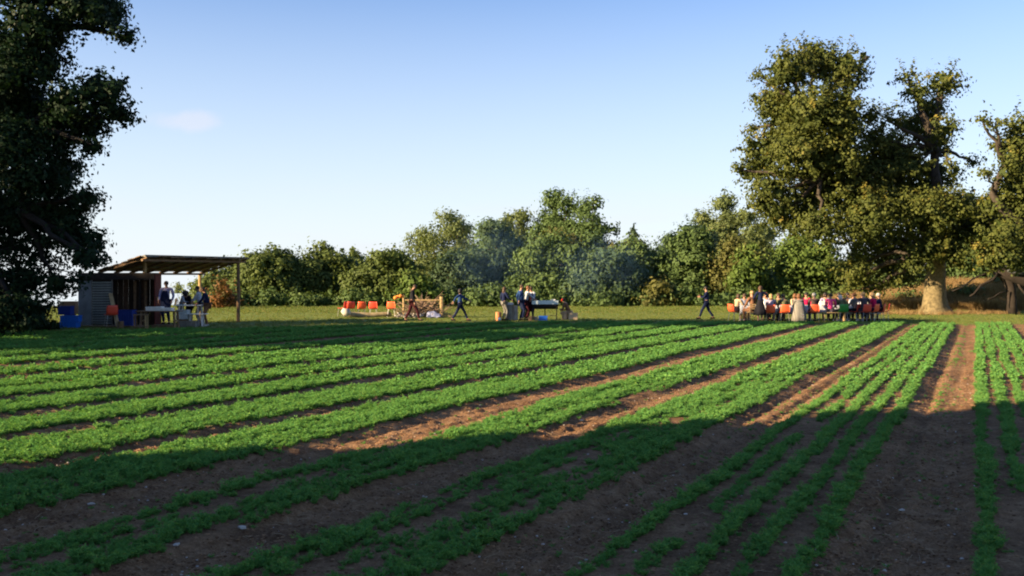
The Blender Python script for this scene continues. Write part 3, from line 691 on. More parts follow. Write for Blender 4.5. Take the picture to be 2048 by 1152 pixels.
# -- outside the frame on the sun's side: what throws the long evening shadows
def side_tree(x, y, h, r_, rs, label):
    rr = random.Random(rs); L_ = []
    for i in range(16):
        a = rr.uniform(0, 6.28); q = r_ * .6 * math.sqrt(rr.random()); z = rr.uniform(.12, .85) * h
        L_.append((x + math.cos(a) * q, y + math.sin(a) * q, z, r_ * .5, r_ * .5, r_ * .42, 1))
    L_.append((x, y, h * .5, r_ * .6, r_ * .6, h * .38, 1)); b = Vector((x, y, 0))
    tree('tree', b, L_, [(b, .5), (b + Vector((0, 0, h * .3)), .4), (b + Vector((0, 0, h * .6)), .2)], label, 'tree', None, OAK_SHADE, .42, 24, .55, rs, .8, .1, .3, twigs=0)
side_tree(-36, 21.0, 14.5, 5.2, 301, 'tall tree far to the left of the picture')
side_tree(-42, 28, 19, 5, 303, 'tallest tree outside the picture on the left')
side_tree(-50, 30, 16, 5, 302, 'tree left of the picture behind the dark oak')
side_tree(-19, 8.9, 3.6, 2.0, 304, 'small tree beside the unseen shade building left of the picture')
BX0, BX1, BY0, BY1, BH, RH = -19, -16, -14, 5.2, 9.0, 9.8  # unseen building, added and shaped to throw a straight shadow edge
bn = empty('shadow_barn', ((BX0 + BX1) / 2, (BY0 + BY1) / 2, 0), 0, 'long unseen building added left of the field to shade the foreground', 'shadow_barn')
WOODK = mat('dark_wood', (.05, .035, .025), .85, .4, 8, bump=.4)
q = MB(); W_, D_ = BX1 - BX0, BY1 - BY0
q.box((0, 0, BH / 2), (W_, D_, BH)).build('wall', WOODK, bn)
q = MB(); q.add([(-W_ / 2 - .3, -D_ / 2 - .2, BH), (W_ / 2 + .3, -D_ / 2 - .2, BH), (0, -D_ / 2 - .2, RH), (-W_ / 2 - .3, D_ / 2, BH), (W_ / 2 + .3, D_ / 2, BH), (0, D_ / 2, RH)],
      [(0, 1, 2), (5, 4, 3), (0, 2, 5, 3), (2, 1, 4, 5)]).build('roof', mat('rust_roof', (.12, .07, .05)), bn)
def hedge_bottom():
    """unbroken undergrowth along the foot of the wood"""
    L_ = []; r = random.Random(4)
    for px in list(range(400, 1830, 17)):
        d = r.uniform(75, 78)
        h = r.uniform(14, 34) * (1.2 if r.random() < .2 else 1)
        gy = YH + F * H / d; L_.append((px, gy - h * .45, r.uniform(14, 24), h * .6, 1))
    for px in range(1780, 2100, 22):
        L_.append((px, 600 - r.uniform(10, 70), 28, 34, 1))
    lob = px_lobes(L_, 76.5, .8, 77)
    V, Fq, t = leaf_cloud(lob, 2.2, 34, .28, 66, .34, .15)
    V2, F2, t2 = interior(lob, .34, 67)
    me = npmesh('undergrowth', np.vstack([V, V2]), np.vstack([Fq, F2 + len(V)]), {'tint': np.concatenate([t, t2])})
    o = link('undergrowth', me, G2); tag(o, 'tangled undergrowth along the foot of the hedge and wood', kind='stuff')
hedge_bottom()

# ------------------------------------------------------------------ people
SKIN = mat('skin', (.34, .185, .12), .6, .08, 20)
HAIRS = {'brown': mat('brown_hair', (.05, .028, .015), .6, .3, 40), 'dark': mat('dark_hair', (.015, .012, .01), .6, .3, 40), 'blond': mat('blond_hair', (.34, .22, .10), .6, .25, 40),
         'grey': mat('grey_hair', (.42, .38, .33), .7, .2, 40), 'white': mat('white_hair', (.50, .46, .38), .7, .15, 40), 'ginger': mat('ginger_hair', (.13, .055, .02), .6, .25, 40)}
def cloth(name, col, var=.15, scale=14, bump=.3): return mat('cloth_' + name, col, .9, var, scale, bump, spec=.1)
BLACKC = cloth('black', (.012, .012, .016)); NAVY = cloth('navy', (.010, .015, .045)); BLUE = cloth('blue', (.018, .045, .13)); WHITE = cloth('white', (.40, .42, .46), .12)
MAROON = cloth('maroon', (.040, .009, .012)); CREAM = cloth('cream', (.40, .31, .19), .15); TAN = cloth('tan', (.38, .25, .15)); OLIVE = cloth('olive', (.10, .10, .05)); PINK = cloth('pink', (.70, .06, .20), .2)
MAGENTA = cloth('magenta', (.45, .012, .07)); GREYC = cloth('grey', (.15, .145, .13)); CHAR = cloth('charcoal', (.055, .045, .055)); DENIM = cloth('denim', (.06, .075, .13)); RED = cloth('red', (.42, .03, .02)); SHOE = cloth('shoe', (.02, .016, .014))
BROWNC = cloth('brown', (.16, .08, .045)); LILAC = cloth('lilac', (.26, .24, .35), .12); APRON = cloth('apron_blue', (.012, .018, .05)); WSHOE = cloth('white_shoe', (.45, .43, .40), .05)
def check_mat():
    m = bpy.data.materials.new('gingham'); m.use_nodes = True; t = m.node_tree; N = t.nodes; p = N['Principled BSDF']; p.inputs['Roughness'].default_value = .9
    tc = N.new('ShaderNodeTexCoord'); out = None
    for ax in ('X', 'Z'):
        wv = N.new('ShaderNodeTexWave'); wv.bands_direction = ax; wv.inputs['Scale'].default_value = 5; t.links.new(tc.outputs['Object'], wv.inputs[0])
        if out is None: out = wv.outputs['Fac']
        else:
            a = N.new('ShaderNodeMath'); a.operation = 'ADD'; t.links.new(out, a.inputs[0]); t.links.new(wv.outputs['Fac'], a.inputs[1]); out = a.outputs[0]
    h = N.new('ShaderNodeMath'); h.operation = 'MULTIPLY'; h.inputs[1].default_value = .5; t.links.new(out, h.inputs[0])
    cr = N.new('ShaderNodeValToRGB'); cr.color_ramp.elements[0].color = (.05, .047, .05, 1); cr.color_ramp.elements[1].color = (.24, .225, .19, 1); t.links.new(h.outputs[0], cr.inputs[0]); t.links.new(cr.outputs[0], p.inputs['Base Color'])
    return m
GING = check_mat()
def skin_mesh(name, verts, edges, radii, root=0, sub=1):
    me = bpy.data.meshes.new(name); me.from_pydata([tuple(v) for v in verts], edges, []); o = bpy.data.objects.new(name, me); COL.objects.link(o)
    md = o.modifiers.new('skin', 'SKIN'); md.use_smooth_shade = True; md.branch_smoothing = .6
    for i, sv_ in enumerate(me.skin_vertices[0].data): sv_.radius = radii[i] if hasattr(radii[i], '__len__') else (radii[i], radii[i]); sv_.use_root = (i == root)
    if sub: ss = o.modifiers.new('sub', 'SUBSURF'); ss.levels = sub; ss.render_levels = sub
    bpy.context.view_layer.update()
    dg = bpy.context.evaluated_depsgraph_get(); out = bpy.data.meshes.new_from_object(o.evaluated_get(dg)); out.name = name
    bpy.data.objects.remove(o); bpy.data.meshes.remove(me); return out
def make_hand(curl=.4):
    """palm with four fingers of different length and a thumb leaving its side; hangs down -z, palm facing -x side"""
    q = MB(); q.box((0, 0, -.045), (.028, .08, .09), taper=.8)
    for i, (l, y) in enumerate(((.066, .031), (.078, .011), (.072, -.009), (.056, -.029))):
        p = Vector((0, y, -.088)); a = 0; seg = [.45, .32, .23]; rr = .0088
        for k in range(3):
            a += curl * (.6 + .2 * k); n = p + Vector((-math.sin(a), 0, -math.cos(a))) * l * seg[k]
            q.tube([p, n], [rr, rr * .88], 5); p = n; rr *= .88
    q.tube([Vector((0, .035, -.02)), Vector((-.012, .06, -.048)), Vector((-.026, .066, -.076))], [.012, .0105, .008], 5)
    return q.mesh('hand', True)
HAND = make_hand(); HAND.materials.append(SKIN)
def ik(a, c, l1, l2, pole):
    a = Vector(a); c = Vector(c); d = c - a; L = min(d.length, (l1 + l2) * .995); dn = d.normalized(); c = a + dn * L
    x = (l1 * l1 - l2 * l2 + L * L) / (2 * L); h = math.sqrt(max(0, l1 * l1 - x * x)); pole = Vector(pole); pole = (pole - dn * pole.dot(dn))
    pole = pole.normalized() if pole.length > 1e-4 else Vector((0, -1, 0)); return a + dn * x + pole * h, c
def person(px, d, face, label, top, bottom, hair='brown', hairst='short', pose='stand', h=1.74, lean=0, hands=None, skirt=None, sleeves='long', apron=None, headtilt=0, z0=None, group=None, shoe=None, cap=None,
           build=1.0, seat=.45, stride=.33, dress=None, turn=0, hat=None):
    """local frame: faces +Y, x to its left-hand neighbour's right; face = heading in degrees (0 = away from the camera, 90 = to the left of the picture, -90 = to the right)"""
    p = at(px, d); p.z = float(ground_z(np.array([p.x]), np.array([p.y]))[0]) if z0 is None else z0
    root = empty('person', p, R(face), label, 'person', group); k = h / 1.74
    ph = .93 * k if pose != 'sit' else seat + .10
    if pose == 'crouch': ph = .38
    pel = Vector((0, 0, ph)); Lr = Matrix.Rotation(-R(lean), 3, 'X'); T = Matrix.Rotation(R(turn), 3, 'Z')
    def up(v): return pel + T @ (Lr @ (Vector(v) * k))
    waist = up((0, 0, .17)); chest = up((0, .01, .36)); nb = up((0, -.01, .50)); nk = up((0, .0, .56))
    Hr = Lr @ Matrix.Rotation(-R(headtilt), 3, 'X') if pose != 'crouch' else Matrix.Rotation(-R(headtilt), 3, 'X')
    hc = nk + T @ (Hr @ Vector((0, .025, .115))) * k; ht = nk + T @ (Hr @ Vector((0, .02, .18))) * k
    sh = {s: up((s * .175 * build, -.005, .475)) for s in (-1, 1)}
    A = {}
    for s in (-1, 1):
        tgt = (hands or {}).get(s, None)
        if tgt is None:
            tgt = (s * .25, .06, ph + .02 * k) if pose in ('stand', 'walk') else ((s * .15, .42, seat + .20) if pose == 'sit' else (s * .12, .42, .34))
            if pose == 'walk': tgt = (s * .24, .06 + s * .20, ph + .04)
        e, w_ = ik(sh[s], tgt, .29 * k, .26 * k, (s * .7, -.8, -.3)); A[s] = (e, w_)
    Lg = {}
    for s in (-1, 1):
        hp = pel + Vector((s * .095 * k, 0, -.03))
        if pose == 'stand': an = Vector((s * .11, .02 * s, .085))
        elif pose == 'walk': an = Vector((s * .07, -s * stride, .085 + (.05 if s > 0 else 0)))
        elif pose == 'sit': an = Vector((s * .12, .40, .085))
        else: an = Vector((s * .13, .10, .085))
        pole = (0, 1, .15) if pose != 'sit' else (s * .1, .6, 1)
        if pose == 'crouch': pole = (s * .25, 1, .5)
        kn, an = ik(hp, an, .44 * k, .42 * k, pole); Lg[s] = (hp, kn, an)
    V = [pel, waist, chest, nb, nk, hc, ht]; E_ = [(0, 1), (1, 2), (2, 3), (3, 4), (4, 5), (5, 6)]; Rd = [.115, .105, .125, .075, .052, .088, .062]
    for s in (-1, 1):
        b = len(V); V += [sh[s], A[s][0], A[s][1]]; E_ += [(3, b), (b, b + 1), (b + 1, b + 2)]; Rd += [.055, .038, .026]
        b = len(V); tz = Vector((0, .15, -.045)); V += [Lg[s][0], Lg[s][1], Lg[s][2], Lg[s][2] + tz * k]; E_ += [(0, b), (b, b + 1), (b + 1, b + 2), (b + 2, b + 3)]; Rd += [.088, .056, .038, .034]
    body = skin_mesh('body', V, E_, [r * k for r in Rd]); body.materials.append(SKIN); link('body', body, None, root)
    # head details joined to the body's own mesh would be lost at this size; nose and ears are their own small part
    q = MB(); f = lambda v: hc + T @ (Hr @ Vector(v)) * k
    q.ell(f((0, .096, -.01)), (.014, .02, .024), u=6, v=4).build('nose', SKIN, root, smooth=True)
    for s in (-1, 1): MB().ell(f((s * .086, 0, 0)), (.012, .022, .032), u=6, v=4).build('ear', SKIN, root, smooth=True)
    q = MB(); [MB().ell(f((s * .034, .084, .016)), (.011, .006, .008), u=6, v=4).build('eye', BLACKC, root) for s in (-1, 1)]
    q = MB(); q.ell(f((0, .088, -.05)), (.024, .006, .006), u=6, v=4); q.build('mouth', MAROON, root)
    for s in (-1, 1):
        e, w_ = A[s]; dr = (w_ - e).normalized(); M = (-dr).to_track_quat('Z', 'Y').to_matrix().to_4x4()
        o = bpy.data.objects.new('hand', HAND); COL.objects.link(o); o.parent = root; M.translation = w_; o.matrix_local = M
    # clothes
    g = .014; V = [pel + Vector((0, 0, -.02)), waist, chest, nb - T @ (Lr @ Vector((0, 0, .03)))]; E_ = [(0, 1), (1, 2), (2, 3)]; Rd = [.135 * build, .125 * build, .148 * build, .082]
    for s in (-1, 1):
        b = len(V); e, w_ = A[s]; V += [sh[s], e if sleeves != 'short' else sh[s].lerp(e, .7)]; E_ += [(3, b), (b, b + 1)]; Rd += [.074, .056 if sleeves != 'short' else .060]
        if sleeves == 'long': V.append(e.lerp(w_, .93)); E_.append((b + 1, b + 2)); Rd.append(.040)
    m = skin_mesh('top', V, E_, [r * k for r in Rd]); m.materials.append(top); link('top', m, None, root)
    if skirt is None:
        V = [pel + Vector((0, 0, .03))]; E_ = []; Rd = [.130 * build]
        for s in (-1, 1):
            b = len(V); V += [Lg[s][0], Lg[s][1], Lg[s][1].lerp(Lg[s][2], .96)]; E_ += [(0, b), (b, b + 1), (b + 1, b + 2)]; Rd += [.108 * build, .074, .056]
        m = skin_mesh('trousers', V, E_, [r * k for r in Rd]); m.materials.append(bottom); link('trousers', m, None, root)
    else:
        q = MB(); q.lathe([(.30 * k, ph - skirt), (.26 * k, ph - skirt * .6), (.20 * k, ph - .15), (.15 * k, ph + .05), (.12 * k, ph + .13)], (0, .02 if pose != 'sit' else .1, 0), 18, wob=.12); q.build('skirt', bottom, root, smooth=True)
    for s in (-1, 1):
        a = Lg[s][2]; q = MB(); q.box(a + Vector((0, .055, -.045)), (.085, .26, .075), taper=.75); q.build('shoe', shoe or SHOE, root)
    # hair
    q = MB(); hm = HAIRS.get(hair); MH = T @ Hr
    if cap: q.ell(f((0, .0, .045)), (.103, .112, .075), u=12, v=8, rot=MH); q.ell(f((0, .10, .03)), (.075, .07, .012), u=10, v=4, rot=MH); q.build('cap', cap, root, smooth=True)
    if hat: q.ell(f((0, -.005, .05)), (.115, .125, .085), u=12, v=8, rot=MH); q.ell(f((0, 0, .01)), (.19, .20, .014), u=14, v=4, rot=MH); q.build('hat', hat, root, smooth=True)
    q = MB(); q.ell(f((0, -.022, .032)), (.098 * 1.0, .104, .098), u=12, v=8, rot=MH)
    if hairst == 'long': q.ell(f((0, -.065, -.08)), (.09, .055, .15), u=10, v=7, rot=MH)
    if hairst == 'bob': q.ell(f((0, -.03, -.03)), (.112, .092, .11), u=10, v=7, rot=MH)
    if hairst == 'bun': q.ell(f((0, -.10, .07)), (.045, .045, .045), u=8, v=6)
    q.build('hair', hm, root, smooth=True)
    if apron:
        q = MB(); fr = [up((x, .15 * build + .012, z)) for x, z in ((-.10, .40), (.10, .40), (.17, .10), (-.17, .10))]
        lo_ = [pel + Vector((x, .165 * build, -.5 * k)) for x in (.2, -.2)]; mid = [pel + Vector((x, .165 * build, 0)) for x in (.19, -.19)]
        pts = [fr[0], fr[1], fr[2], mid[0], lo_[0], lo_[1], mid[1], fr[3]]; back = [v + Vector((0, -.018, 0)) for v in pts]
        q.add(pts + back, [(0, 1, 2, 7), (7, 2, 3, 6), (6, 3, 4, 5)] + [(8 + a, 8 + b, 8 + c, 8 + e) for a, b, c, e in ((7, 2, 1, 0), (6, 3, 2, 7), (5, 4, 3, 6))] + [(i, i + 8, (i + 1) % 8 + 8, (i + 1) % 8) for i in range(8)])
        q.build('apron', apron, root)
    return root

# ------------------------------------------------------------------ furniture and small things
ORANGE = mat('orange_plastic', (.85, .13, .045), .38, .06, 3, spec=.5); REDORANGE = mat('red_orange_plastic', (.72, .075, .04), .4, .06, 3, spec=.5); GREENP = mat('green_plastic', (.035, .24, .04), .4, .08, 3, spec=.5)
METAL = mat('dull_metal', (.30, .30, .30), .45, .15, 10, metal=.8); DARKM = mat('black_iron', (.02, .02, .022), .6, .3, 12, metal=.3); STEEL = mat('brushed_steel', (.42, .50, .52), .4, .1, 10, metal=.5)
WOOD = mat('rough_timber', (.17, .105, .058), .85, .35, 9, bump=.5, detail=8); PALEW = mat('pale_new_wood', (.34, .235, .11), .8, .2, 7, bump=.4, detail=8); GREYW = mat('weathered_wood', (.17, .16, .14), .9, .3, 7, bump=.5, detail=8)
BLUEP = mat('blue_crate_plastic', (.015, .13, .55), .45, .1, 4, spec=.5); DBLUE = mat('dark_blue_plastic', (.012, .035, .20), .45, .1, 4); CARD = mat('cardboard', (.26, .16, .09), .9, .15, 6); LINEN = mat('white_linen', (.46, .48, .52), .9, .06, 9, bump=.2)
CHINA = mat('white_china', (.75, .74, .70), .25, .03, 5, spec=.6); GLASS_G = mat('green_glass_bottle', (.02, .05, .02), .12, .1, 5, spec=.7); LOGM = mat('pale_log', (.30, .235, .13), .9, .3, 5, bump=.7, detail=8); BRUSH = mat('dry_brushwood', (.22, .15, .10), .9, .4, 5)
ASH = mat('pale_ash', (.30, .285, .27), .95, .2, 4, bump=.6); TARP = mat('blue_grey_sheet', (.22, .24, .36), .5, .15, 4); DEAD = mat('bleached_dead_wood', (.055, .06, .065), .9, .3, 4, bump=.8, detail=8); DEADD = mat('dark_dead_wood', (.020, .015, .012), .95, .4, 4, bump=.8, detail=8)
def shell_mesh(slot=False):
    """moulded chair shell: seat curving up into the back, 44 cm wide. faces +Y"""
    prof = [(.22, .425), (.205, .45), (.12, .445), (0, .435), (-.12, .44), (-.185, .475), (-.215, .55), (-.235, .66), (-.25, .76), (-.262, .83)]
    n = 9; V = []
    for off in (0, .014):
        for i, (y, z) in enumerate(prof):
            for j in range(n):
                u = -1 + 2 * j / (n - 1); wd = .225 - (.02 if i > 7 else 0) - (.02 if i == 0 else 0); c = .03 * u * u
                t = min(1, max(0, (i - 4) / 3)); V.append((u * wd, y + c * t - off * t, z + c * (1 - t) - off * (1 - t)))
    m = len(prof); Fc = []
    def idx(o, i, j): return o * m * n + i * n + j
    for i in range(m - 1):
        for j in range(n - 1):
            if slot and i == 6 and 2 <= j <= 5: continue
            Fc.append((idx(0, i, j), idx(0, i, j + 1), idx(0, i + 1, j + 1), idx(0, i + 1, j))); Fc.append((idx(1, i, j), idx(1, i + 1, j), idx(1, i + 1, j + 1), idx(1, i, j + 1)))
    for i in range(m - 1):
        for j in (0, n - 1): Fc.append((idx(0, i, j), idx(0, i + 1, j), idx(1, i + 1, j), idx(1, i, j)))
    for j in range(n - 1):
        for i in (0, m - 1): Fc.append((idx(0, i, j), idx(0, i, j + 1), idx(1, i, j + 1), idx(1, i, j)))
    me = bpy.data.meshes.new('shell'); me.from_pydata(V, [], Fc); me.polygons.foreach_set('use_smooth', [True] * len(Fc)); me.update(); return me
SH = {}
def leg_mesh(a, b, r=.011):
    return MB().tube([a, b], r, 6).mesh('leg')
LEGS = [leg_mesh((s * .16, y, .435), (s * .21, y * 1.25, 0)) for s in (-1, 1) for y in (-.15, .17)]
for m in LEGS: m.materials.append(METAL)
def chair(px, d, face, label, m=None, z0=None, group=None, cat='chair', s=1.0):
    m = m or ORANGE; key = m.name
    if key not in SH: SH[key] = shell_mesh(); SH[key].materials.append(m)
    p = at(px, d); p.z = float(ground_z(np.array([p.x]), np.array([p.y]))[0]) if z0 is None else z0
    r_ = empty('chair', p, R(face), label, cat, group); r_.scale = (s, s, s); link('seat_shell', SH[key], None, r_)
    for l in LEGS: link('leg', l, None, r_)
    return r_
def wchair(px, d, face, label):
    p = at(px, d); r_ = empty('wooden_chair', p, R(face), label, 'chair', 'chairs round the long table')
    for s in (-1, 1):
        MB().bar((s * .19, -.19, 0), (s * .19, -.23, .86), .035, .03).build('leg', PALEW, r_); MB().bar((s * .19, .19, 0), (s * .19, .19, .44), .035, .035).build('leg', PALEW, r_)
    MB().box((0, 0, .455), (.44, .44, .03)).build('seat', PALEW, r_)
    for z in (.62, .72, .82): MB().box((0, -.222, z), (.345, .018, .055)).build('back_slat', PALEW, r_)
    MB().box((0, .19, .22), (.345, .02, .03)).build('stretcher', PALEW, r_); return r_
def crate(px, d, label, m, size, py=None, rz=0, z0=0, name='crate', cat='crate', lid=False, taper=1.12, group=None):
    p = at(px, d); p.z = z0; r_ = empty(name, p, rz, label, cat, group); a, b, c = size; q = MB(); t = .015
    for s in (-1, 1):
        q.box((s * (a / 2 - t / 2), 0, c / 2), (t, b, c)); q.box((0, s * (b / 2 - t / 2), c / 2), (a - 2 * t, t, c))
    q.box((0, 0, t / 2), (a - 2 * t, b - 2 * t, t)); q.build('body', m, r_)
    q = MB(); [q.box((s * (a / 2 + .008), 0, c - .02), (.016, b + .03, .03)) for s in (-1, 1)]; [q.box((0, s * (b / 2 + .008), c - .02), (a, .016, .03)) for s in (-1, 1)]; q.build('rim', m, r_)
    q = MB(); [q.box((x, -b / 2 - .006, c * .45), (.012, .012, c * .75)) for x in np.linspace(-a * .42, a * .42, 6)]; q.build('ribs', m, r_)
    if lid: MB().box((0, 0, c + .012), (a + .03, b + .03, .024)).build('lid', m, r_)
    return r_
def trestle(px, d, w_, dp, h_, label, m, rz=0, name='table', legm=None, z0=0, planks=4):
    p = at(px, d); p.z = z0; r_ = empty(name, p, rz, label, 'table'); pw = dp / planks
    me = MB().box((0, 0, 0), (w_, pw - .008, .035)).mesh('plank'); me.materials.append(m)
    for i in range(planks): o = link('plank', me, None, r_); o.location = (0, -dp / 2 + pw * (i + .5), h_ - .018)
    for sx in (-1, 1):
        for sy in (-1, 1): MB().bar((sx * (w_ / 2 - .18), sy * (dp / 2 - .06), 0), (sx * (w_ / 2 - .22), sy * (dp / 2 - .1), h_ - .036), .07, .07).build('leg', legm or m, r_)
        MB().box((sx * (w_ / 2 - .19), 0, h_ * .45), (.045, dp - .24, .07)).build('crossbar', legm or m, r_)
    return r_
PLATE = MB().lathe([(.05, 0), (.07, .006), (.12, .018), (.125, .020), (.07, .010), (.0, .008)], seg=14).mesh('plate', True); PLATE.materials.append(CHINA)
BOTTLE = MB().lathe([(.036, 0), (.037, .18), (.032, .21), (.014, .25), (.013, .31), (.0, .31)], seg=10).mesh('bottle', True); BOTTLE.materials.append(GLASS_G)
JUG = MB().lathe([(.05, 0), (.065, .06), (.06, .14), (.045, .18), (.05, .21), (.0, .20)], seg=12).mesh('jug', True); JUG.materials.append(CHINA)
def small(name, me, loc, label, cat, group=None, rz=0, s=1): o = link(name, me, None, loc=loc); o.rotation_euler = (0, 0, rz); o.scale = (s, s, s); return tag(o, label, cat, group)

# -- the long table under the oak
TD = 49.4; tx0, tx1 = at(1478, TD).x, at(1752, TD).x; tw = tx1 - tx0
tb = empty('long_table', ((tx0 + tx1) / 2, TD, 0), 0, 'long dining table set across the grass near the oak', 'table')
for i in range(4): MB().box((0, -.36 + .24 * i, .72), (tw, .232, .03)).build('plank', WOOD, tb)
for i in range(5):
    x = -tw / 2 + .3 + i * (tw - .6) / 4
    for s in (-1, 1): MB().bar((x, s * .40, 0), (x, s * .30, .705), .06, .06).build('leg', WOOD, tb)
nx = 60; q = MB(); V = []; prof = [(-.50, .34), (-.492, .50), (-.485, .68), (-.47, .742), (0, .745), (.47, .742), (.485, .68), (.492, .50), (.50, .34)]
for i in range(nx + 1):
    x = -tw / 2 - .06 + (tw + .12) * i / nx
    for (y, z) in prof:
        a = 1 - min(1, max(0, (z - .34) / .4)); V.append((x, y + .028 * a * math.sin(i * 1.9) * (1 if y > 0 else -1), z + .02 * a * math.sin(i * .8)))
n9 = len(prof); q.add(V, [(i * n9 + j, (i + 1) * n9 + j, (i + 1) * n9 + j + 1, i * n9 + j + 1) for i in range(nx) for j in range(n9 - 1)])
tc_ = q.build('tablecloth', LINEN, None, smooth=True, loc=((tx0 + tx1) / 2, TD, 0)); md = tc_.modifiers.new('thick', 'SOLIDIFY'); md.thickness = .004; md.offset = 1
tag(tc_, 'white cloth hanging over the long dining table', 'tablecloth')
for i in range(11):
    for s in (-1, 1):
        small('plate', PLATE, (tx0 + .35 + i * (tw - .7) / 10, TD + s * .30, .752), 'round white plate on the %s edge of the long table' % ('near' if s < 0 else 'far'), 'plate', 'plates on the long table')
for i in range(7): small('bottle', BOTTLE, (tx0 + .7 + i * (tw - 1.4) / 6 + .1 * (i % 2), TD + .05 * (-1) ** i, .752), 'dark green wine bottle standing on the white tablecloth', 'bottle', 'bottles on the long table')
for i in range(4): small('jug', JUG, (tx0 + 1.0 + i * (tw - 2) / 3 + .25, TD - .08, .752), 'white jug among the bottles on the tablecloth', 'jug', 'jugs on the long table')
wb = at(1646, 49.3); crate(1646, 49.3, 'white open box on the long table left of the woman in pink', CHINA, (.34, .26, .20), z0=.752, name='box', cat='box')
CG = 'chairs round the long table'; D0 = 48.3
chair(1468, 49.3, -60, 'bright orange chair at the left head of the long table', group=CG)
person(1473, 49.35, -60, 'guest in a cream top with dark brown hair at the left end of the table', CREAM, TAN, 'brown', 'bob', 'sit', lean=10, shoe=WSHOE)
wchair(1505, 48.2, 5, 'pale wooden slat back chair left of the waitress')
person(1505, 48.2, 25, 'fair haired guest in a brown waistcoat on the wooden chair', BROWNC, BROWNC, 'blond', 'short', 'sit', lean=2, h=2.0, seat=.5)
person(1521, 47.9, 10, 'waitress standing in navy top and long black skirt with long brown hair', NAVY, BLACKC, 'brown', 'long', 'stand', h=1.76, skirt=.60, hands={-1: (-.2, .3, 1.1), 1: (.35, .25, 1.2)})
chair(1540, 48.3, -8, 'orange chair just right of the standing waitress', group=CG)
person(1542, 48.35, -12, 'blond woman leaning left beside the standing waitress', LILAC, CHAR, 'blond', 'long', 'sit', lean=4)
chair(1568, 48.2, 0, 'orange chair under the man in the olive jumper', group=CG)
person(1568, 48.25, 0, 'dark haired man in an olive jumper seen from behind', OLIVE, CHAR, 'dark', 'short', 'sit', lean=10, build=1.15)
chair(1597, 48.2, 0, 'orange chair hidden under the gingham shawl', REDORANGE, group=CG)
person(1598, 48.25, 0, 'fair haired woman wrapped in a grey gingham shawl reaching the ground', GING, GREYC, 'ginger', 'bob', 'sit', lean=2, skirt=.5, build=1.2, h=1.78)
q = MB(); q.lathe([(.34, .03), (.32, .25), (.27, .5), (.24, .75), (.20, .95)], (0, -.08, 0), 20, wob=.16)
o = q.build('shawl', GING, None, smooth=True, loc=at(1598, 48.05)); tag(o, 'grey gingham shawl hanging over the chair back to the grass', 'shawl')
chair(1627, 48.2, 0, 'orange chair under the white haired man', group=CG)
person(1628, 48.25, -5, 'white haired man in a dark brown jumper seen from behind', cloth('dark_brown', (.075, .05, .042)), CHAR, 'white', 'short', 'sit', lean=0, build=1.15, h=1.84)
bp = at(1668, 48.3); bn_ = empty('bench', bp, 0, 'pale wooden bench under the woman in pink', 'bench'); MB().box((0, 0, .43), (1.3, .30, .04)).build('seat', PALEW, bn_)
for s in (-1, 1): MB().box((s * .5, 0, .205), (.06, .26, .41)).build('leg', PALEW, bn_)
person(1661, 48.3, -20, 'woman in a bright pink cardigan with short red brown hair', PINK, CHAR, 'brown', 'short', 'sit', lean=8, h=1.78, shoe=WSHOE)
chair(1685, 48.2, 0, 'green plastic chair, the only green one at the table', GREENP, group=CG)
person(1685, 48.25, 0, 'guest with white hair bending forward on the green chair', OLIVE, CHAR, 'white', 'bob', 'sit', lean=28, shoe=WSHOE)
person(1711, 48.6, 40, 'guest in a pale grey jumper beside the green chair', GREYC, BLACKC, 'ginger', 'short', 'sit', lean=5, h=1.8, shoe=WSHOE)
chair(1711, 48.55, 40, 'red orange chair right of the green one', REDORANGE, group=CG)
chair(1730, 48.1, 12, 'orange chair under the guest in the dark navy shirt', REDORANGE, group=CG)
person(1729, 48.15, 10, 'broad guest in a dark navy short sleeved shirt leaning on the table', CHAR, CHAR, 'blond', 'short', 'sit', lean=8, sleeves='short', build=1.25, h=1.9, hands={-1: (-.42, .12, .75), 1: (.2, .4, .8)}, shoe=WSHOE)
chair(1746, 48.4, 40, 'orange chair turned left under the guest in magenta', group=CG)
person(1750, 48.5, 42, 'guest in a magenta cardigan with pale blond hair', MAGENTA, NAVY, 'blond', 'bob', 'sit', lean=10, h=1.86)
chair(1760, 49.0, 60, 'red orange chair at the right end of the table', REDORANGE, group=CG); person(1761, 49.0, 62, 'dark dressed guest at the right head of the table', NAVY, BLACKC, 'grey', 'short', 'sit', lean=8, h=1.8)
chair(1769, 49.6, 70, 'darker red chair farthest right at the table', REDORANGE, group=CG)
for (px, lb, tp, hr, st) in ((1488, 'guest in blue grey facing the camera at the left end of the table', cloth('dusty_blue', (.22, .25, .32)), 'brown', 'long'), (1531, 'guest in white seen facing us right of the waitress', WHITE, 'ginger', 'short'),
                             (1556, 'red faced guest in dark green on the far side of the table', OLIVE, 'brown', 'short'), (1588, 'guest with auburn hair left of the gingham shawl', CREAM, 'ginger', 'bob'), (1612, 'guest in dark red on the far side right of the gingham shawl', MAGENTA, 'dark', 'short'),
                             (1650, 'guest in lilac on the far side behind the white box', LILAC, 'dark', 'bob'), (1676, 'guest with dark bushy hair facing the camera behind the pink cardigan', BLACKC, 'dark', 'bob'), (1693, 'dark haired guest facing us above the green chair', BROWNC, 'dark', 'short'),
                             (1706, 'ginger bearded guest facing the camera', WHITE, 'ginger', 'short'), (1722, 'dark haired guest in white on the far side behind the navy shirt', WHITE, 'brown', 'short'), (1741, 'fair guest in grey on the far side near the right end', GREYC, 'blond', 'long')):
    dd = 50.45 + .12 * math.sin(px); chair(px, dd, 180, 'orange chair under the far side guest ' + ' '.join((lb.split('guest')[1] or lb).split()[:5]), group=CG)
    person(px, dd, 180 + 12 * math.sin(px * 3), lb, tp, CHAR, hr, st, 'sit', lean=8, h=1.78 + .1 * math.sin(px * 1.7))
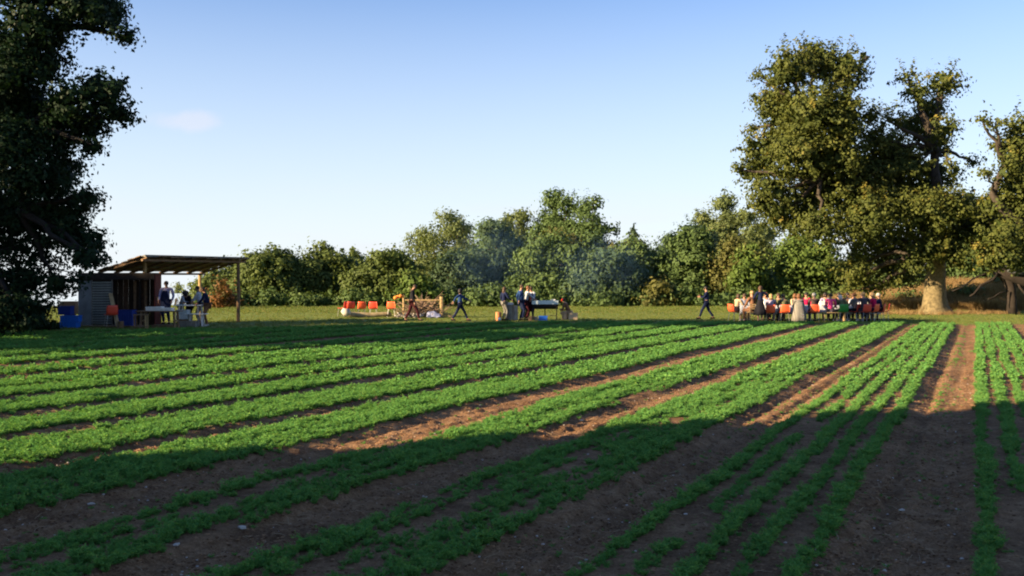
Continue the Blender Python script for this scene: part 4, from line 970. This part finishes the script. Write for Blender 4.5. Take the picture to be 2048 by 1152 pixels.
# -- the walkers
person(1413, 50.5, 80, 'man in navy walking left towards the grill', NAVY, NAVY, 'dark', 'short', 'walk', h=1.70, hands={-1: (.05, .32, 1.15), 1: (.12, .30, 1.18)}, headtilt=12, stride=.36)
person(824, 48.0, -90, 'man in a black shirt and maroon trousers walking right, looking down', BLACKC, MAROON, 'brown', 'short', 'walk', h=1.83, headtilt=35, lean=4, stride=-.36, hands={-1: (-.2, .12, .95), 1: (.2, .14, .9)})
person(920, 48.3, -90, 'walker in a blue jacket with dark hair striding right', BLUE, NAVY, 'dark', 'bob', 'walk', h=1.60, headtilt=0, stride=.38, hands={-1: (-.2, .45, 1.0), 1: (.2, -.3, .95)})
# -- the grill and its cooks
person(1008, 49.5, -60, 'helper with long fair hair, navy jumper and grey trousers', NAVY, GREYC, 'brown', 'long', 'stand', h=1.68, hands={-1: (-.2, .1, .9), 1: (.22, .32, 1.0)}, headtilt=8)
person(1042, 49.4, -70, 'man in a blue shirt and navy trousers with a hand behind his back', BLUE, APRON, 'brown', 'short', 'stand', h=1.80, build=1.12, hands={-1: (-.1, -.12, .95), 1: (.1, -.14, .98)}, headtilt=12)
person(1051, 49.9, -78, 'cook in a white shirt reaching towards the grill', WHITE, MAROON, 'ginger', 'short', 'stand', h=1.74, lean=10, hands={-1: (-.1, .50, 1.05), 1: (.05, .48, 1.02)}, apron=MAROON)
person(1062, 50.3, 170, 'cook in a white shirt and maroon apron facing the camera', WHITE, CHAR, 'brown', 'short', 'stand', h=1.70, hands={-1: (-.05, .3, 1.0), 1: (.08, .3, 1.0)}, apron=MAROON, headtilt=15)
person(1139, 50.6, 60, 'cook in a red cap crouching right of the grill', BROWNC, TAN, 'dark', 'short', 'crouch', h=1.7, lean=30, headtilt=20, cap=RED, hands={-1: (-.1, .45, .5), 1: (.1, .42, .45)})
def grill():
    p = at(1090, 50.2); r_ = empty('grill', p, 0, 'long black barrel grill with a steel tray on thin legs', 'grill'); L_ = 1.28
    q = MB(); n = 10; V = []
    for s in (-1, 1):
        for k in range(n + 1): a = math.pi + math.pi * k / n; V.append((s * L_ / 2, math.cos(a) * .30, .80 + math.sin(a) * .26))
    q.add(V, [(k, k + 1, n + 2 + k, n + 1 + k) for k in range(n)] + [tuple(range(n + 1)), tuple(reversed(range(n + 1, 2 * n + 2)))]); q.build('fire_trough', DARKM, r_, smooth=False)
    q = MB(); q.box((0, -.31, .88), (L_ + .04, .02, .18)).build('steel_side', STEEL, r_); MB().box((0, .31, .88), (L_ + .04, .02, .18)).build('steel_side', STEEL, r_)
    for s in (-1, 1): MB().box((s * (L_ / 2 + .012), 0, .88), (.02, .60, .18)).build('steel_end', STEEL, r_)
    me = MB().tube([(-L_ / 2, 0, 0), (L_ / 2, 0, 0)], .005, 5).mesh('grate_bar'); me.materials.append(METAL)
    for i in range(14): o = link('grate_bar', me, None, r_); o.location = (0, -.27 + i * .0415, .945)
    for sx in (-1, 1):
        for sy in (-1, 1): MB().bar((sx * .58, sy * .24, 0), (sx * .58, sy * .24, .80), .028, .028).build('leg', DARKM, r_)
    MB().bar((0, 0, 0), (0, 0, .56), .05, .05).build('leg', DARKM, r_); MB().box((.32, -.24, .22), (.52, .03, .03)).build('shelf_bar', WOOD, r_)
    t_ = crate(1106, 50.1, 'small white tray at the right end of the grill', CHINA, (.2, .2, .06), z0=.975, name='tray', cat='tray')
grill()
crate(1086, 49.6, 'blue plastic crate on the grass under the grill', BLUEP, (.42, .32, .22))
def stump(px, d, r_, h_, m, label, name='log_stump', cat='stump', rs=0):
    p = at(px, d); o = MB().tube([p, p + Vector((0, 0, h_ * .5)), p + Vector((0, 0, h_))], [r_ * 1.05, r_, r_ * .98], 12, rough=.07, rs=rs).build(name, m); return tag(o, label, cat, None)
stump(1062, 49.2, .13, .22, WOOD, 'short log stump between the cooks at the grill', rs=3)
stump(1071, 49.3, .12, .20, GREYW, 'small weathered stump at the left leg of the grill', rs=4)
stump(1020, 49.7, .18, .78, GREYW, 'tall grey stump carrying a folded white cloth', rs=5)
stump(1029, 49.9, .17, .72, mat('grey_stone_wood', (.33, .30, .27), .9, .25, 6, bump=.5), 'pale grey stump beside the cloth covered one', rs=6)
p = at(1020, 49.7); tag(MB().box(p + Vector((0, 0, .83)), (.32, .28, .10), rz=.3, taper=.8).build('folded_cloth', LINEN), 'folded white cloth on top of the tall grey stump', 'cloth')
stump(997, 49.4, .15, .42, mat('orange_brown_wood', (.40, .17, .07), .85, .25, 6, bump=.5), 'orange brown log end left of the helper in grey trousers', rs=7)
p = at(999, 49.0); tag(MB().ell(p + Vector((0, 0, .08)), (.08, .08, .09)).build('water_jug', CHINA), 'small white pot on the grass before the orange brown log', 'pot')
crate(1146, 50.4, 'beige box on the grass beside the crouching cook', mat('beige_board', (.48, .36, .24), .9, .1, 5), (.46, .34, .34), name='box', cat='box')
stump(1129, 50.3, .14, .32, TAN, 'small tan sack left of the crouching cook', name='sack', cat='sack', rs=8)

# -- orange chairs in a row behind the log, bonfire heap
for (px, f, m, lb) in ((686, 65, REDORANGE, 'leftmost orange chair seen edge on beside the log'), (700, 25, REDORANGE, 'second orange chair from the left in the row behind the log'), (723, 15, ORANGE, 'middle orange chair of the row behind the log'),
                   (747, 0, REDORANGE, 'orange chair with its back squarely to us, fourth in the row'), (784, -8, ORANGE, 'brightest orange chair at the right end of the row by the branch heap')):
    chair(px, 54.5 + .3 * math.sin(px), f, lb, m, group='orange chairs in a row behind the log')
a, b = at(690, 53.6), at(782, 54.2); q = MB(); q.tube([a.lerp(b, t) + Vector((0, 0, .12 + .02 * math.sin(t * 9))) for t in np.linspace(0, 1, 9)], [.12, .15, .14, .15, .13, .14, .12, .13, .11], 10, rough=.16, rs=2)
tag(q.build('felled_log', LOGM, smooth=True), 'long pale felled log lying on the grass in front of the orange chairs', 'log')
p = at(690, 53.2); q = MB(); q.tube([p + Vector((-.16, 0, .22)), p + Vector((-.05, .02, .30)), p + Vector((.1, 0, .26)), p + Vector((.22, -.05, .14))], [.10, .22, .24, .12], 10, rough=.3, rs=6); tag(q.build('log_end', mat('white_birch_bark', (.38, .355, .31), .9, .2, 6, bump=.5), smooth=True), 'thick whitish root end at the left of the felled log', 'log')
def bonfire():
    c = at(845, 53.2); r_ = empty('branch_heap', c, 0, 'bonfire heap of tangled dry branches between two pale posts', 'branch heap'); rr = random.Random(12)
    ms = []
    for i in range(10):
        L_ = rr.uniform(.7, 1.5); pts = [Vector((0, 0, 0))]
        for j in range(4): pts.append(pts[-1] + Vector((rr.uniform(-.05, .05), rr.uniform(-.05, .05), L_ / 4)))
        q = MB(); q.tube(pts, [.026, .022, .018, .013, .006], 5)
        for _ in range(2):
            b = pts[rr.randint(1, 3)]; q.tube([b, b + Vector((rr.uniform(-.25, .25), rr.uniform(-.25, .25), rr.uniform(.15, .35)))], [.011, .005], 4)
        m = q.mesh('branch'); m.materials.append(BRUSH); ms.append(m)
    for i in range(260):
        x = rr.gauss(.1, .5); x = max(-1.15, min(1.0, x)); top_ = 1.0 * (1 - (abs(x) / 1.35) ** 1.6); z = rr.random() ** 1.2 * top_ * .8; y = rr.uniform(-.5, .5) * (1.1 - z)
        o = link('branch', ms[i % 10], None, r_); o.location = (x, y, max(.04, z)); a = rr.uniform(0, 6.28)
        o.rotation_euler = (R(rr.uniform(45, 100)), 0, a); o.scale = (1, 1, rr.uniform(.5, 1.0))
    for (px, h_, r2) in ((883, 1.12, .10), (807, 1.05, .055)):
        p = at(px, 52.9) - c; MB().tube([p, p + Vector((.01, 0, h_ / 2)), p + Vector((0, 0, h_))], [r2 * 1.05, r2, r2], 8, rough=.05).build('post', PALEW, r_)
    MB().bar(at(806, 52.9, 600) - c, at(880, 52.9, 600) - c, .06, .06).build('rail', PALEW, r_)
    q = MB(); rr = random.Random(5)
    for i in range(70): q.box((rr.uniform(-1.3, .2), rr.uniform(-.7, -.1), rr.uniform(.03, .26)), (rr.uniform(.06, .26), rr.uniform(.04, .14), rr.uniform(.03, .10)), rot=Matrix.Rotation(rr.uniform(-.6, .6), 3, 'Y') @ Matrix.Rotation(rr.uniform(0, 3), 3, 'Z'))
    o = q.build('split_wood', ASH, r_); o['kind'] = 'stuff'
    sh_ = MB(); P_ = []
    for i in range(9):
        for j in range(5): u = i / 8; v = j / 4; P_.append((.28 + .75 * u, -.62 - .25 * v + .04 * math.sin(i * 2 + j), .05 + .36 * (1 - v) * (1 - abs(u - .4)) + .04 * math.sin(i * 1.7 + j * 2)))
    sh_.add(P_, [(i * 5 + j, i * 5 + j + 1, i * 5 + j + 6, i * 5 + j + 5) for i in range(8) for j in range(4)]); o = sh_.build('tarpaulin', TARP, None, smooth=True, loc=c); m = o.modifiers.new('thick', 'SOLIDIFY'); m.thickness = .01
    tag(o, 'crumpled blue grey sheet at the foot of the branch heap', 'tarpaulin')
    p = at(797, 53.4, 594); q = MB(); [q.ell(p + Vector((rr.uniform(-.22, .22), rr.uniform(-.1, .1), rr.uniform(-.08, .08))), (.10, .09, .08), u=7, v=5) for _ in range(9)]
    tag(q.build('orange_bundle', mat('orange_cloth', (.70, .22, .04), .8, .25, 6)), 'orange bundle hung over the thin post left of the branch heap', 'bundle')
bonfire()

# -- the open-sided shed
def shed():
    r_ = empty('shed', at(290, 43), 0, 'open sided timber shed with a sloping board roof on posts', 'shed'); o_ = r_.location
    B = at(290, 42, 511); C_ = at(497, 47.6, 516); A = Vector((-18.05, 43.4, 2.37)); D_ = C_ + (A - B)
    L = lambda p: Vector(p) - o_
    n = 12; dep_ = (A - B); ln = (C_ - B)
    for i in range(n):                                   # roof boards run along the high edge
        t0 = i / n; t1 = (i + 1.02) / n; lift = .02 * (i % 2); e0 = -.06 * math.sin(i * 7.1); e1 = .05 * math.sin(i * 5.3)
        P_ = [B + dep_ * t0 + ln * e0 * .2, B + dep_ * t1 + ln * e0 * .2, B + dep_ * t1 + ln * (1 + e1 * .3), B + dep_ * t0 + ln * (1 + e1 * .3)]
        mid = [p.lerp(q_, .5) + Vector((0, 0, .01 * math.sin(i * 2.2))) for p, q_ in ((P_[0], P_[3]), (P_[1], P_[2]))]
        up_ = Vector((0, 0, .035)); lf = Vector((0, 0, lift)); V = [L(p + lf) for p in (P_[0], mid[0], P_[3], P_[2], mid[1], P_[1])]; V += [v + up_ for v in V]
        MB().add(V, [(0, 5, 4, 1), (1, 4, 3, 2), (6, 7, 10, 11), (7, 8, 9, 10), (0, 1, 7, 6), (1, 2, 8, 7), (2, 3, 9, 8), (3, 4, 10, 9), (4, 5, 11, 10), (5, 0, 6, 11)]).build('roof_board', WOOD if i % 4 else GREYW, r_)
    for i in range(8):
        t = .02 + .96 * i / 7; a = B + ln * t; b = A + ln * t; MB().bar(L(a + Vector((0, 0, -.06))), L(b + Vector((0, 0, -.06))), .07, .09).build('rafter', WOOD, r_)
    MB().bar(L(B + Vector((0, 0, -.15)) + dep_ * .06), L(C_ + Vector((0, 0, -.15)) + dep_ * .06), .09, .09).build('beam', WOOD, r_); MB().bar(L(A + Vector((0, 0, -.14)) - dep_ * .06), L(D_ + Vector((0, 0, -.14)) - dep_ * .06), .09, .09).build('beam', WOOD, r_)
    for j in range(9):                                   # rough ends of the roof boards and battens along the high edge
        t0, t1 = j / 9, (j + 1.03) / 9; a = B + ln * t0; b = B + ln * t1; z = -.035 + .02 * math.sin(j * 2.3); MB().bar(L(a + Vector((.03 * (j % 2), -.03, z))), L(b + Vector((0, -.03, z + .015))), .13, .05).build('edge_board', WOOD if j % 3 else GREYW, r_)
    for (p, m, zb) in ((C_ + dep_ * .1 - ln * .06, WOOD, 0), (D_ - dep_ * .05 - ln * .05, PALEW, 0), (Vector((-15.85, 43.15, 2.93)), PALEW, 2.3)):
        z = p.z - .16; MB().tube([L((p.x, p.y, zb)), L((p.x + .02, p.y, (z + zb) * .5)), L((p.x, p.y, z))], [.085, .078, .075], 8, rough=.05).build('post', m, r_)
    # the lock-up box under the low side of the roof
    y = 43.0; X = lambda px: (px - 1024) / F * y; x0, x1, x2, x3 = X(157), X(184), X(224), X(309); zt = 2.26; dpt = .75
    SHEET = mat('grey_blue_sheet', (.15, .17, .185), .7, .2, 3); SLAT = mat('pale_louvre_slat', (.25, .28, .28), .7, .2, 6); INK = mat('shade_dark_board', (.025, .02, .018), .9, .3, 7, bump=.4); REDB = mat('red_brown_board', (.12, .03, .022), .85, .25, 7, bump=.4)  # INK: near-black board colour stands in for shade inside the shallow box
    MB().box(L(((x0 + x1) / 2, y, 1.02)), (x1 - x0, .04, 1.9)).build('wall_panel', SHEET, r_)
    ns = 17; me = MB().box((0, 0, 0), (x2 - x1 - .02, .02, .075), rot=Matrix.Rotation(R(24), 3, 'X')).mesh('slat'); me.materials.append(SLAT)
    for i in range(ns): o = link('slat', me, None, r_); o.location = L(((x1 + x2) / 2, y, .14 + i * (1.86 / ns)))
    MB().box(L(((x1 + x2) / 2, y + .09, 1.05)), (x2 - x1 - .03, .03, 1.92)).build('slat_backing', INK, r_)
    for x in (x1, x2): MB().box(L((x, y, 1.02)), (.045, .05, 2.0)).build('upright', GREYW, r_)
    MB().box(L(((x0 + x3) / 2, y - .03, zt - .12)), (x3 - x0, .05, .26)).build('fascia', INK, r_)
    MB().box(L(((x0 + x3) / 2, y + dpt / 2, zt + .03)), (x3 - x0 + .1, dpt + .1, .04)).build('box_roof', INK, r_)
    MB().box(L((x0, y + dpt / 2 + .03, zt / 2)), (.05, dpt, zt - .02)).build('side_wall', INK, r_)
    MB().box(L((x3, y + dpt / 2 + .03, zt / 2)), (.05, dpt, zt - .02)).build('side_wall', REDB, r_)
    nb_ = 14; wq = (x3 - x0) / nb_
    for i in range(nb_): MB().box(L((x0 + wq * (i + .5), y + dpt, zt / 2)), (wq - .012, .03, zt - .06)).build('back_board', mat('back_board_%d' % (i % 3), [(.05, .03, .02), (.09, .05, .032), (.035, .024, .018)][i % 3], .9, .3, 7), r_)  # dark back boards also hold the interior shade in their colour
    for (px, m) in ((262, WOOD), (284, WOOD), (272, INK)): xx = X(px); MB().box(L((xx, y + .45, 1.0)), (.10, .05, 1.9)).build('upright', m, r_)
    for i in range(5): MB().box(L(((X(172) + X(300)) / 2, y - .24 - .19 * i, .05)), (X(300) - X(172), .18, .05)).build('deck_board', WOOD, r_)
    MB().box(L((X(313.5), y + .1, 1.20)), (.05, .05, .14)).build('lantern', mat('lantern_glass', (.75, .45, .10), .3, .1, 5), r_)
shed()
SG = 'things round the shed'
crate(140, 41.6, 'light blue crate at the bottom left of the shed wall, lower of two', BLUEP, (.70, .42, .26), group='stacked light blue crates')
crate(142, 41.6, 'light blue crate stacked on another left of the shed', BLUEP, (.74, .42, .26), z0=.27, rz=.06, group='stacked light blue crates')
crate(132, 41.9, 'dark blue crate on top of the stack left of the shed', DBLUE, (.52, .40, .36), z0=.55)
crate(138, 42.3, 'brown cardboard box at the top of the heap against the shed', CARD, (.62, .40, .55), z0=.55, name='box', cat='box', rz=.1)
p = at(138, 42.3); stump(140, 42.3, .24, .54, WOOD, 'wooden block holding up the cardboard box', name='block', cat='block', rs=11)
chair(222, 41.6, 35, 'faded orange chair in the shade against the shed', REDORANGE, z0=.08, s=1.05)
q = MB(); tag(q.bar(at(236, 41.2) + Vector((0, 0, .08)), at(221, 42.9, 587), .16, .03).build('plank', PALEW), 'long pale plank leaning on the slatted shed wall', 'plank')
MBx = stump(241, 41.2, .13, .30, WOOD, 'small wooden block under the foot of the leaning plank', name='block', cat='block', rs=13)
crate(254, 42.3, 'tall dark blue bin inside the shed opening', DBLUE, (.62, .5, .66), z0=.08, name='bin', cat='bin')
trestle(319, 41.0, 1.75, .65, .74, 'rough timber work table with white basins in front of the shed', WOOD, rz=.03, legm=WOOD)
MBt = empty('stool_frame', at(282, 40.4), .1, 'open wooden stand at the left end of the work table', 'stand')
for sx in (-1, 1):
    for sy in (-1, 1): MB().bar((sx * .22, sy * .16, 0), (sx * .22, sy * .16, .62), .05, .05).build('leg', WOOD if sx < 0 else PALEW, MBt)
for z in (.60, .12): MB().box((0, 0, z), (.52, .40, .03)).build('shelf', WOOD, MBt)
for (px, w_, h_, m, lb) in ((303, .36, .16, CHINA, 'left white basin on the work table'), (318, .30, .17, CHINA, 'middle white basin on the work table'), (336, .42, .12, CHINA, 'wide low white tray at the right of the work table')):
    crate(px, 41.0, lb, m, (w_, .34, h_), z0=.742, name='basin', cat='basin', group='white basins on the work table')
trestle(381, 43.6, 1.25, .7, .92, 'white topped serving table under the roof', mat('white_laminate', (.62, .64, .62), .5, .06, 5), legm=METAL, planks=1)
trestle(393, 43.0, .9, .45, .56, 'low white table with open metal legs by the serving table', mat('white_laminate', (.62, .64, .62), .5, .06, 5), legm=METAL, planks=1, rz=.05)
crate(366, 43.0, 'pale plastic tub standing left of the low white table', mat('pale_grey_plastic', (.42, .46, .46), .6, .1, 5), (.5, .36, .40), z0=.32, name='tub', cat='tub')
stump(366, 43.0, .17, .31, WOOD, 'wooden block holding up the pale tub', name='block', cat='block', rs=15)
crate(375, 42.7, 'grey slatted crate on the ground under the low table', GREYW, (.8, .4, .26))
person(333, 42.6, 178, 'chef in a pale lilac shirt and long navy apron under the roof', LILAC, APRON, 'brown', 'short', 'stand', h=1.86, build=1.15, apron=APRON, hands={-1: (-.30, .18, .98), 1: (.22, .3, 1.0)}, z0=.12, headtilt=10)
tag(MB().box(at(333, 42.6) + Vector((0, 0, .05)), (1.0, .7, .10)).build('pallet', WOOD), 'low wooden pallet under the chef in the navy apron', 'pallet')
person(361, 44.6, -100, 'cook in a white shirt bending over the serving table', WHITE, NAVY, 'brown', 'short', 'stand', h=1.6, lean=22, hands={-1: (-.12, .5, .98), 1: (.12, .5, .98)}, headtilt=20)
person(380, 44.7, 150, 'person in a black jacket stooping at the serving table', BLACKC, BLACKC, 'dark', 'bob', 'stand', h=1.6, lean=25, build=1.2, hands={-1: (-.15, .4, .98), 1: (.15, .45, .98)}, headtilt=20)
person(400, 44.4, 95, 'dark haired helper in a white shirt at the right of the serving table', WHITE, CHAR, 'dark', 'short', 'stand', h=1.76, lean=6, headtilt=15, hands={-1: (.0, .42, 1.0), 1: (-.2, .3, 1.0)})
person(415, 43.4, 100, 'person in a big navy jacket leaning in from the right under the roof', NAVY, BROWNC, 'brown', 'long', 'stand', h=1.74, lean=14, build=1.2, hands={-1: (-.1, .4, .98), 1: (.1, .42, .95)}, shoe=WSHOE, headtilt=15)

# -- dead limb and fallen wood at the right edge
def dead():
    def P(x, y, d): return at(x, d, y)
    b0 = P(2026, 622, 57.5); r_ = empty('fallen_tree', (b0.x, b0.y, 0), 0, 'dark broken dead trunk arching over the dry grass at right', 'dead tree'); o_ = r_.location
    q = MB(); q.tube([P(x, y, d) - o_ for x, y, d in ((2024, 632, 57.5), (2024, 600, 57.5), (2022, 575, 57.5), (2012, 550, 57.5), (1995, 528, 57.4), (1980, 515, 57.4), (1968, 510, 57.4))], [.30, .24, .24, .34, .40, .30, .10], 12, rough=.16, rs=3).build('trunk', DEADD, r_, smooth=True)
    q = MB(); q.tube([P(x, y, d) - o_ for x, y, d in ((1990, 540, 57.4), (2020, 548, 57.3), (2050, 560, 57), (2110, 575, 57))], [.35, .42, .40, .4], 10, rough=.14, rs=8).build('trunk', DEADD, r_, smooth=True)
    for i, (pts, rd) in enumerate((([(1998, 545), (1985, 560), (1962, 570), (1948, 588), (1940, 592)], .085), ([(1988, 535), (1970, 548), (1948, 556), (1925, 574), (1905, 582)], .06), ([(2016, 582), (1999, 586), (1985, 596), (1975, 598)], .045),
                                   ([(1962, 571), (1950, 566), (1938, 572)], .025), ([(2030, 552), (2040, 575), (2052, 590), (2060, 612)], .08), ([(1972, 514), (1960, 505), (1962, 492), (1956, 480)], .045))):
        MB().tube([P(x, y, 57.2 - .15 * k) - o_ for k, (x, y) in enumerate(pts)], [rd * (1 - .6 * k / len(pts)) for k in range(len(pts))], 7, rough=.1, rs=i).build('branch', DEADD, r_, smooth=True)
    for i, (pts, rd) in enumerate((([(2016, 540), (2032, 546), (2060, 548)], .11), ([(2024, 540), (2034, 520), (2050, 506), (2070, 500)], .05), ([(2018, 536), (2005, 528)], .07))):
        MB().tube([P(x, y, 56.6) - o_ for x, y in pts], [rd * (1 - .3 * k / len(pts)) for k in range(len(pts))], 8, rough=.08, rs=i + 20).build('bleached_branch', DEAD, r_, smooth=True)
dead()

# -- blue smoke drifting off the fires
def smoke(name, px0, px1, d0, d1, z0, z1, dens, label, sc, thr):
    x0, x1 = (px0 - 1024) / F * (d0 + d1) / 2, (px1 - 1024) / F * (d0 + d1) / 2
    q = MB(); q.ell((0, 0, 0), ((x1 - x0) / 2, (d1 - d0) / 2, (z1 - z0) / 2), u=20, v=12)
    m = bpy.data.materials.new(name + '_air'); m.use_nodes = True; t = m.node_tree; N = t.nodes; N.remove(N['Principled BSDF']); out = N['Material Output']; L = t.links.new
    v = N.new('ShaderNodeVolumePrincipled'); v.inputs['Color'].default_value = (.30, .58, 1.0, 1); v.inputs['Anisotropy'].default_value = .1
    tc = N.new('ShaderNodeTexCoord'); no = N.new('ShaderNodeTexNoise'); no.inputs['Scale'].default_value = sc; no.inputs['Detail'].default_value = 3; no.inputs['Distortion'].default_value = 1.2; L(tc.outputs['Object'], no.inputs[0])
    gr = N.new('ShaderNodeVectorMath'); gr.operation = 'DIVIDE'; gr.inputs[1].default_value = ((x1 - x0) / 2, (d1 - d0) / 2, (z1 - z0) / 2); L(tc.outputs['Object'], gr.inputs[0])
    ln = N.new('ShaderNodeVectorMath'); ln.operation = 'LENGTH'; L(gr.outputs[0], ln.inputs[0])
    fo = N.new('ShaderNodeMapRange'); fo.interpolation_type = 'SMOOTHSTEP'; fo.inputs[1].default_value = .1; fo.inputs[2].default_value = .98; fo.inputs[3].default_value = 1; fo.inputs[4].default_value = 0; L(ln.outputs[1], fo.inputs[0])
    nr_ = N.new('ShaderNodeMapRange'); nr_.inputs[1].default_value = thr; nr_.inputs[2].default_value = thr + .3; nr_.inputs[3].default_value = 0; nr_.inputs[4].default_value = dens; L(no.outputs[0], nr_.inputs[0])
    mu = N.new('ShaderNodeMath'); mu.operation = 'MULTIPLY'; L(nr_.outputs[0], mu.inputs[0]); L(fo.outputs[0], mu.inputs[1]); L(mu.outputs[0], v.inputs['Density']); L(v.outputs[0], out.inputs['Volume'])
    o = q.build(name, m, loc=((x0 + x1) / 2, (d0 + d1) / 2, (z0 + z1) / 2)); tag(o, label, kind='stuff')
smoke('smoke', 1040, 1330, 52, 66, .3, 5.5, .028, 'thin blue smoke drifting right from the grill', .75, .44)
smoke('smoke', 840, 1130, 60, 76, .2, 7.0, .018, 'pale smoke hanging before the wood at left', .5, .42)
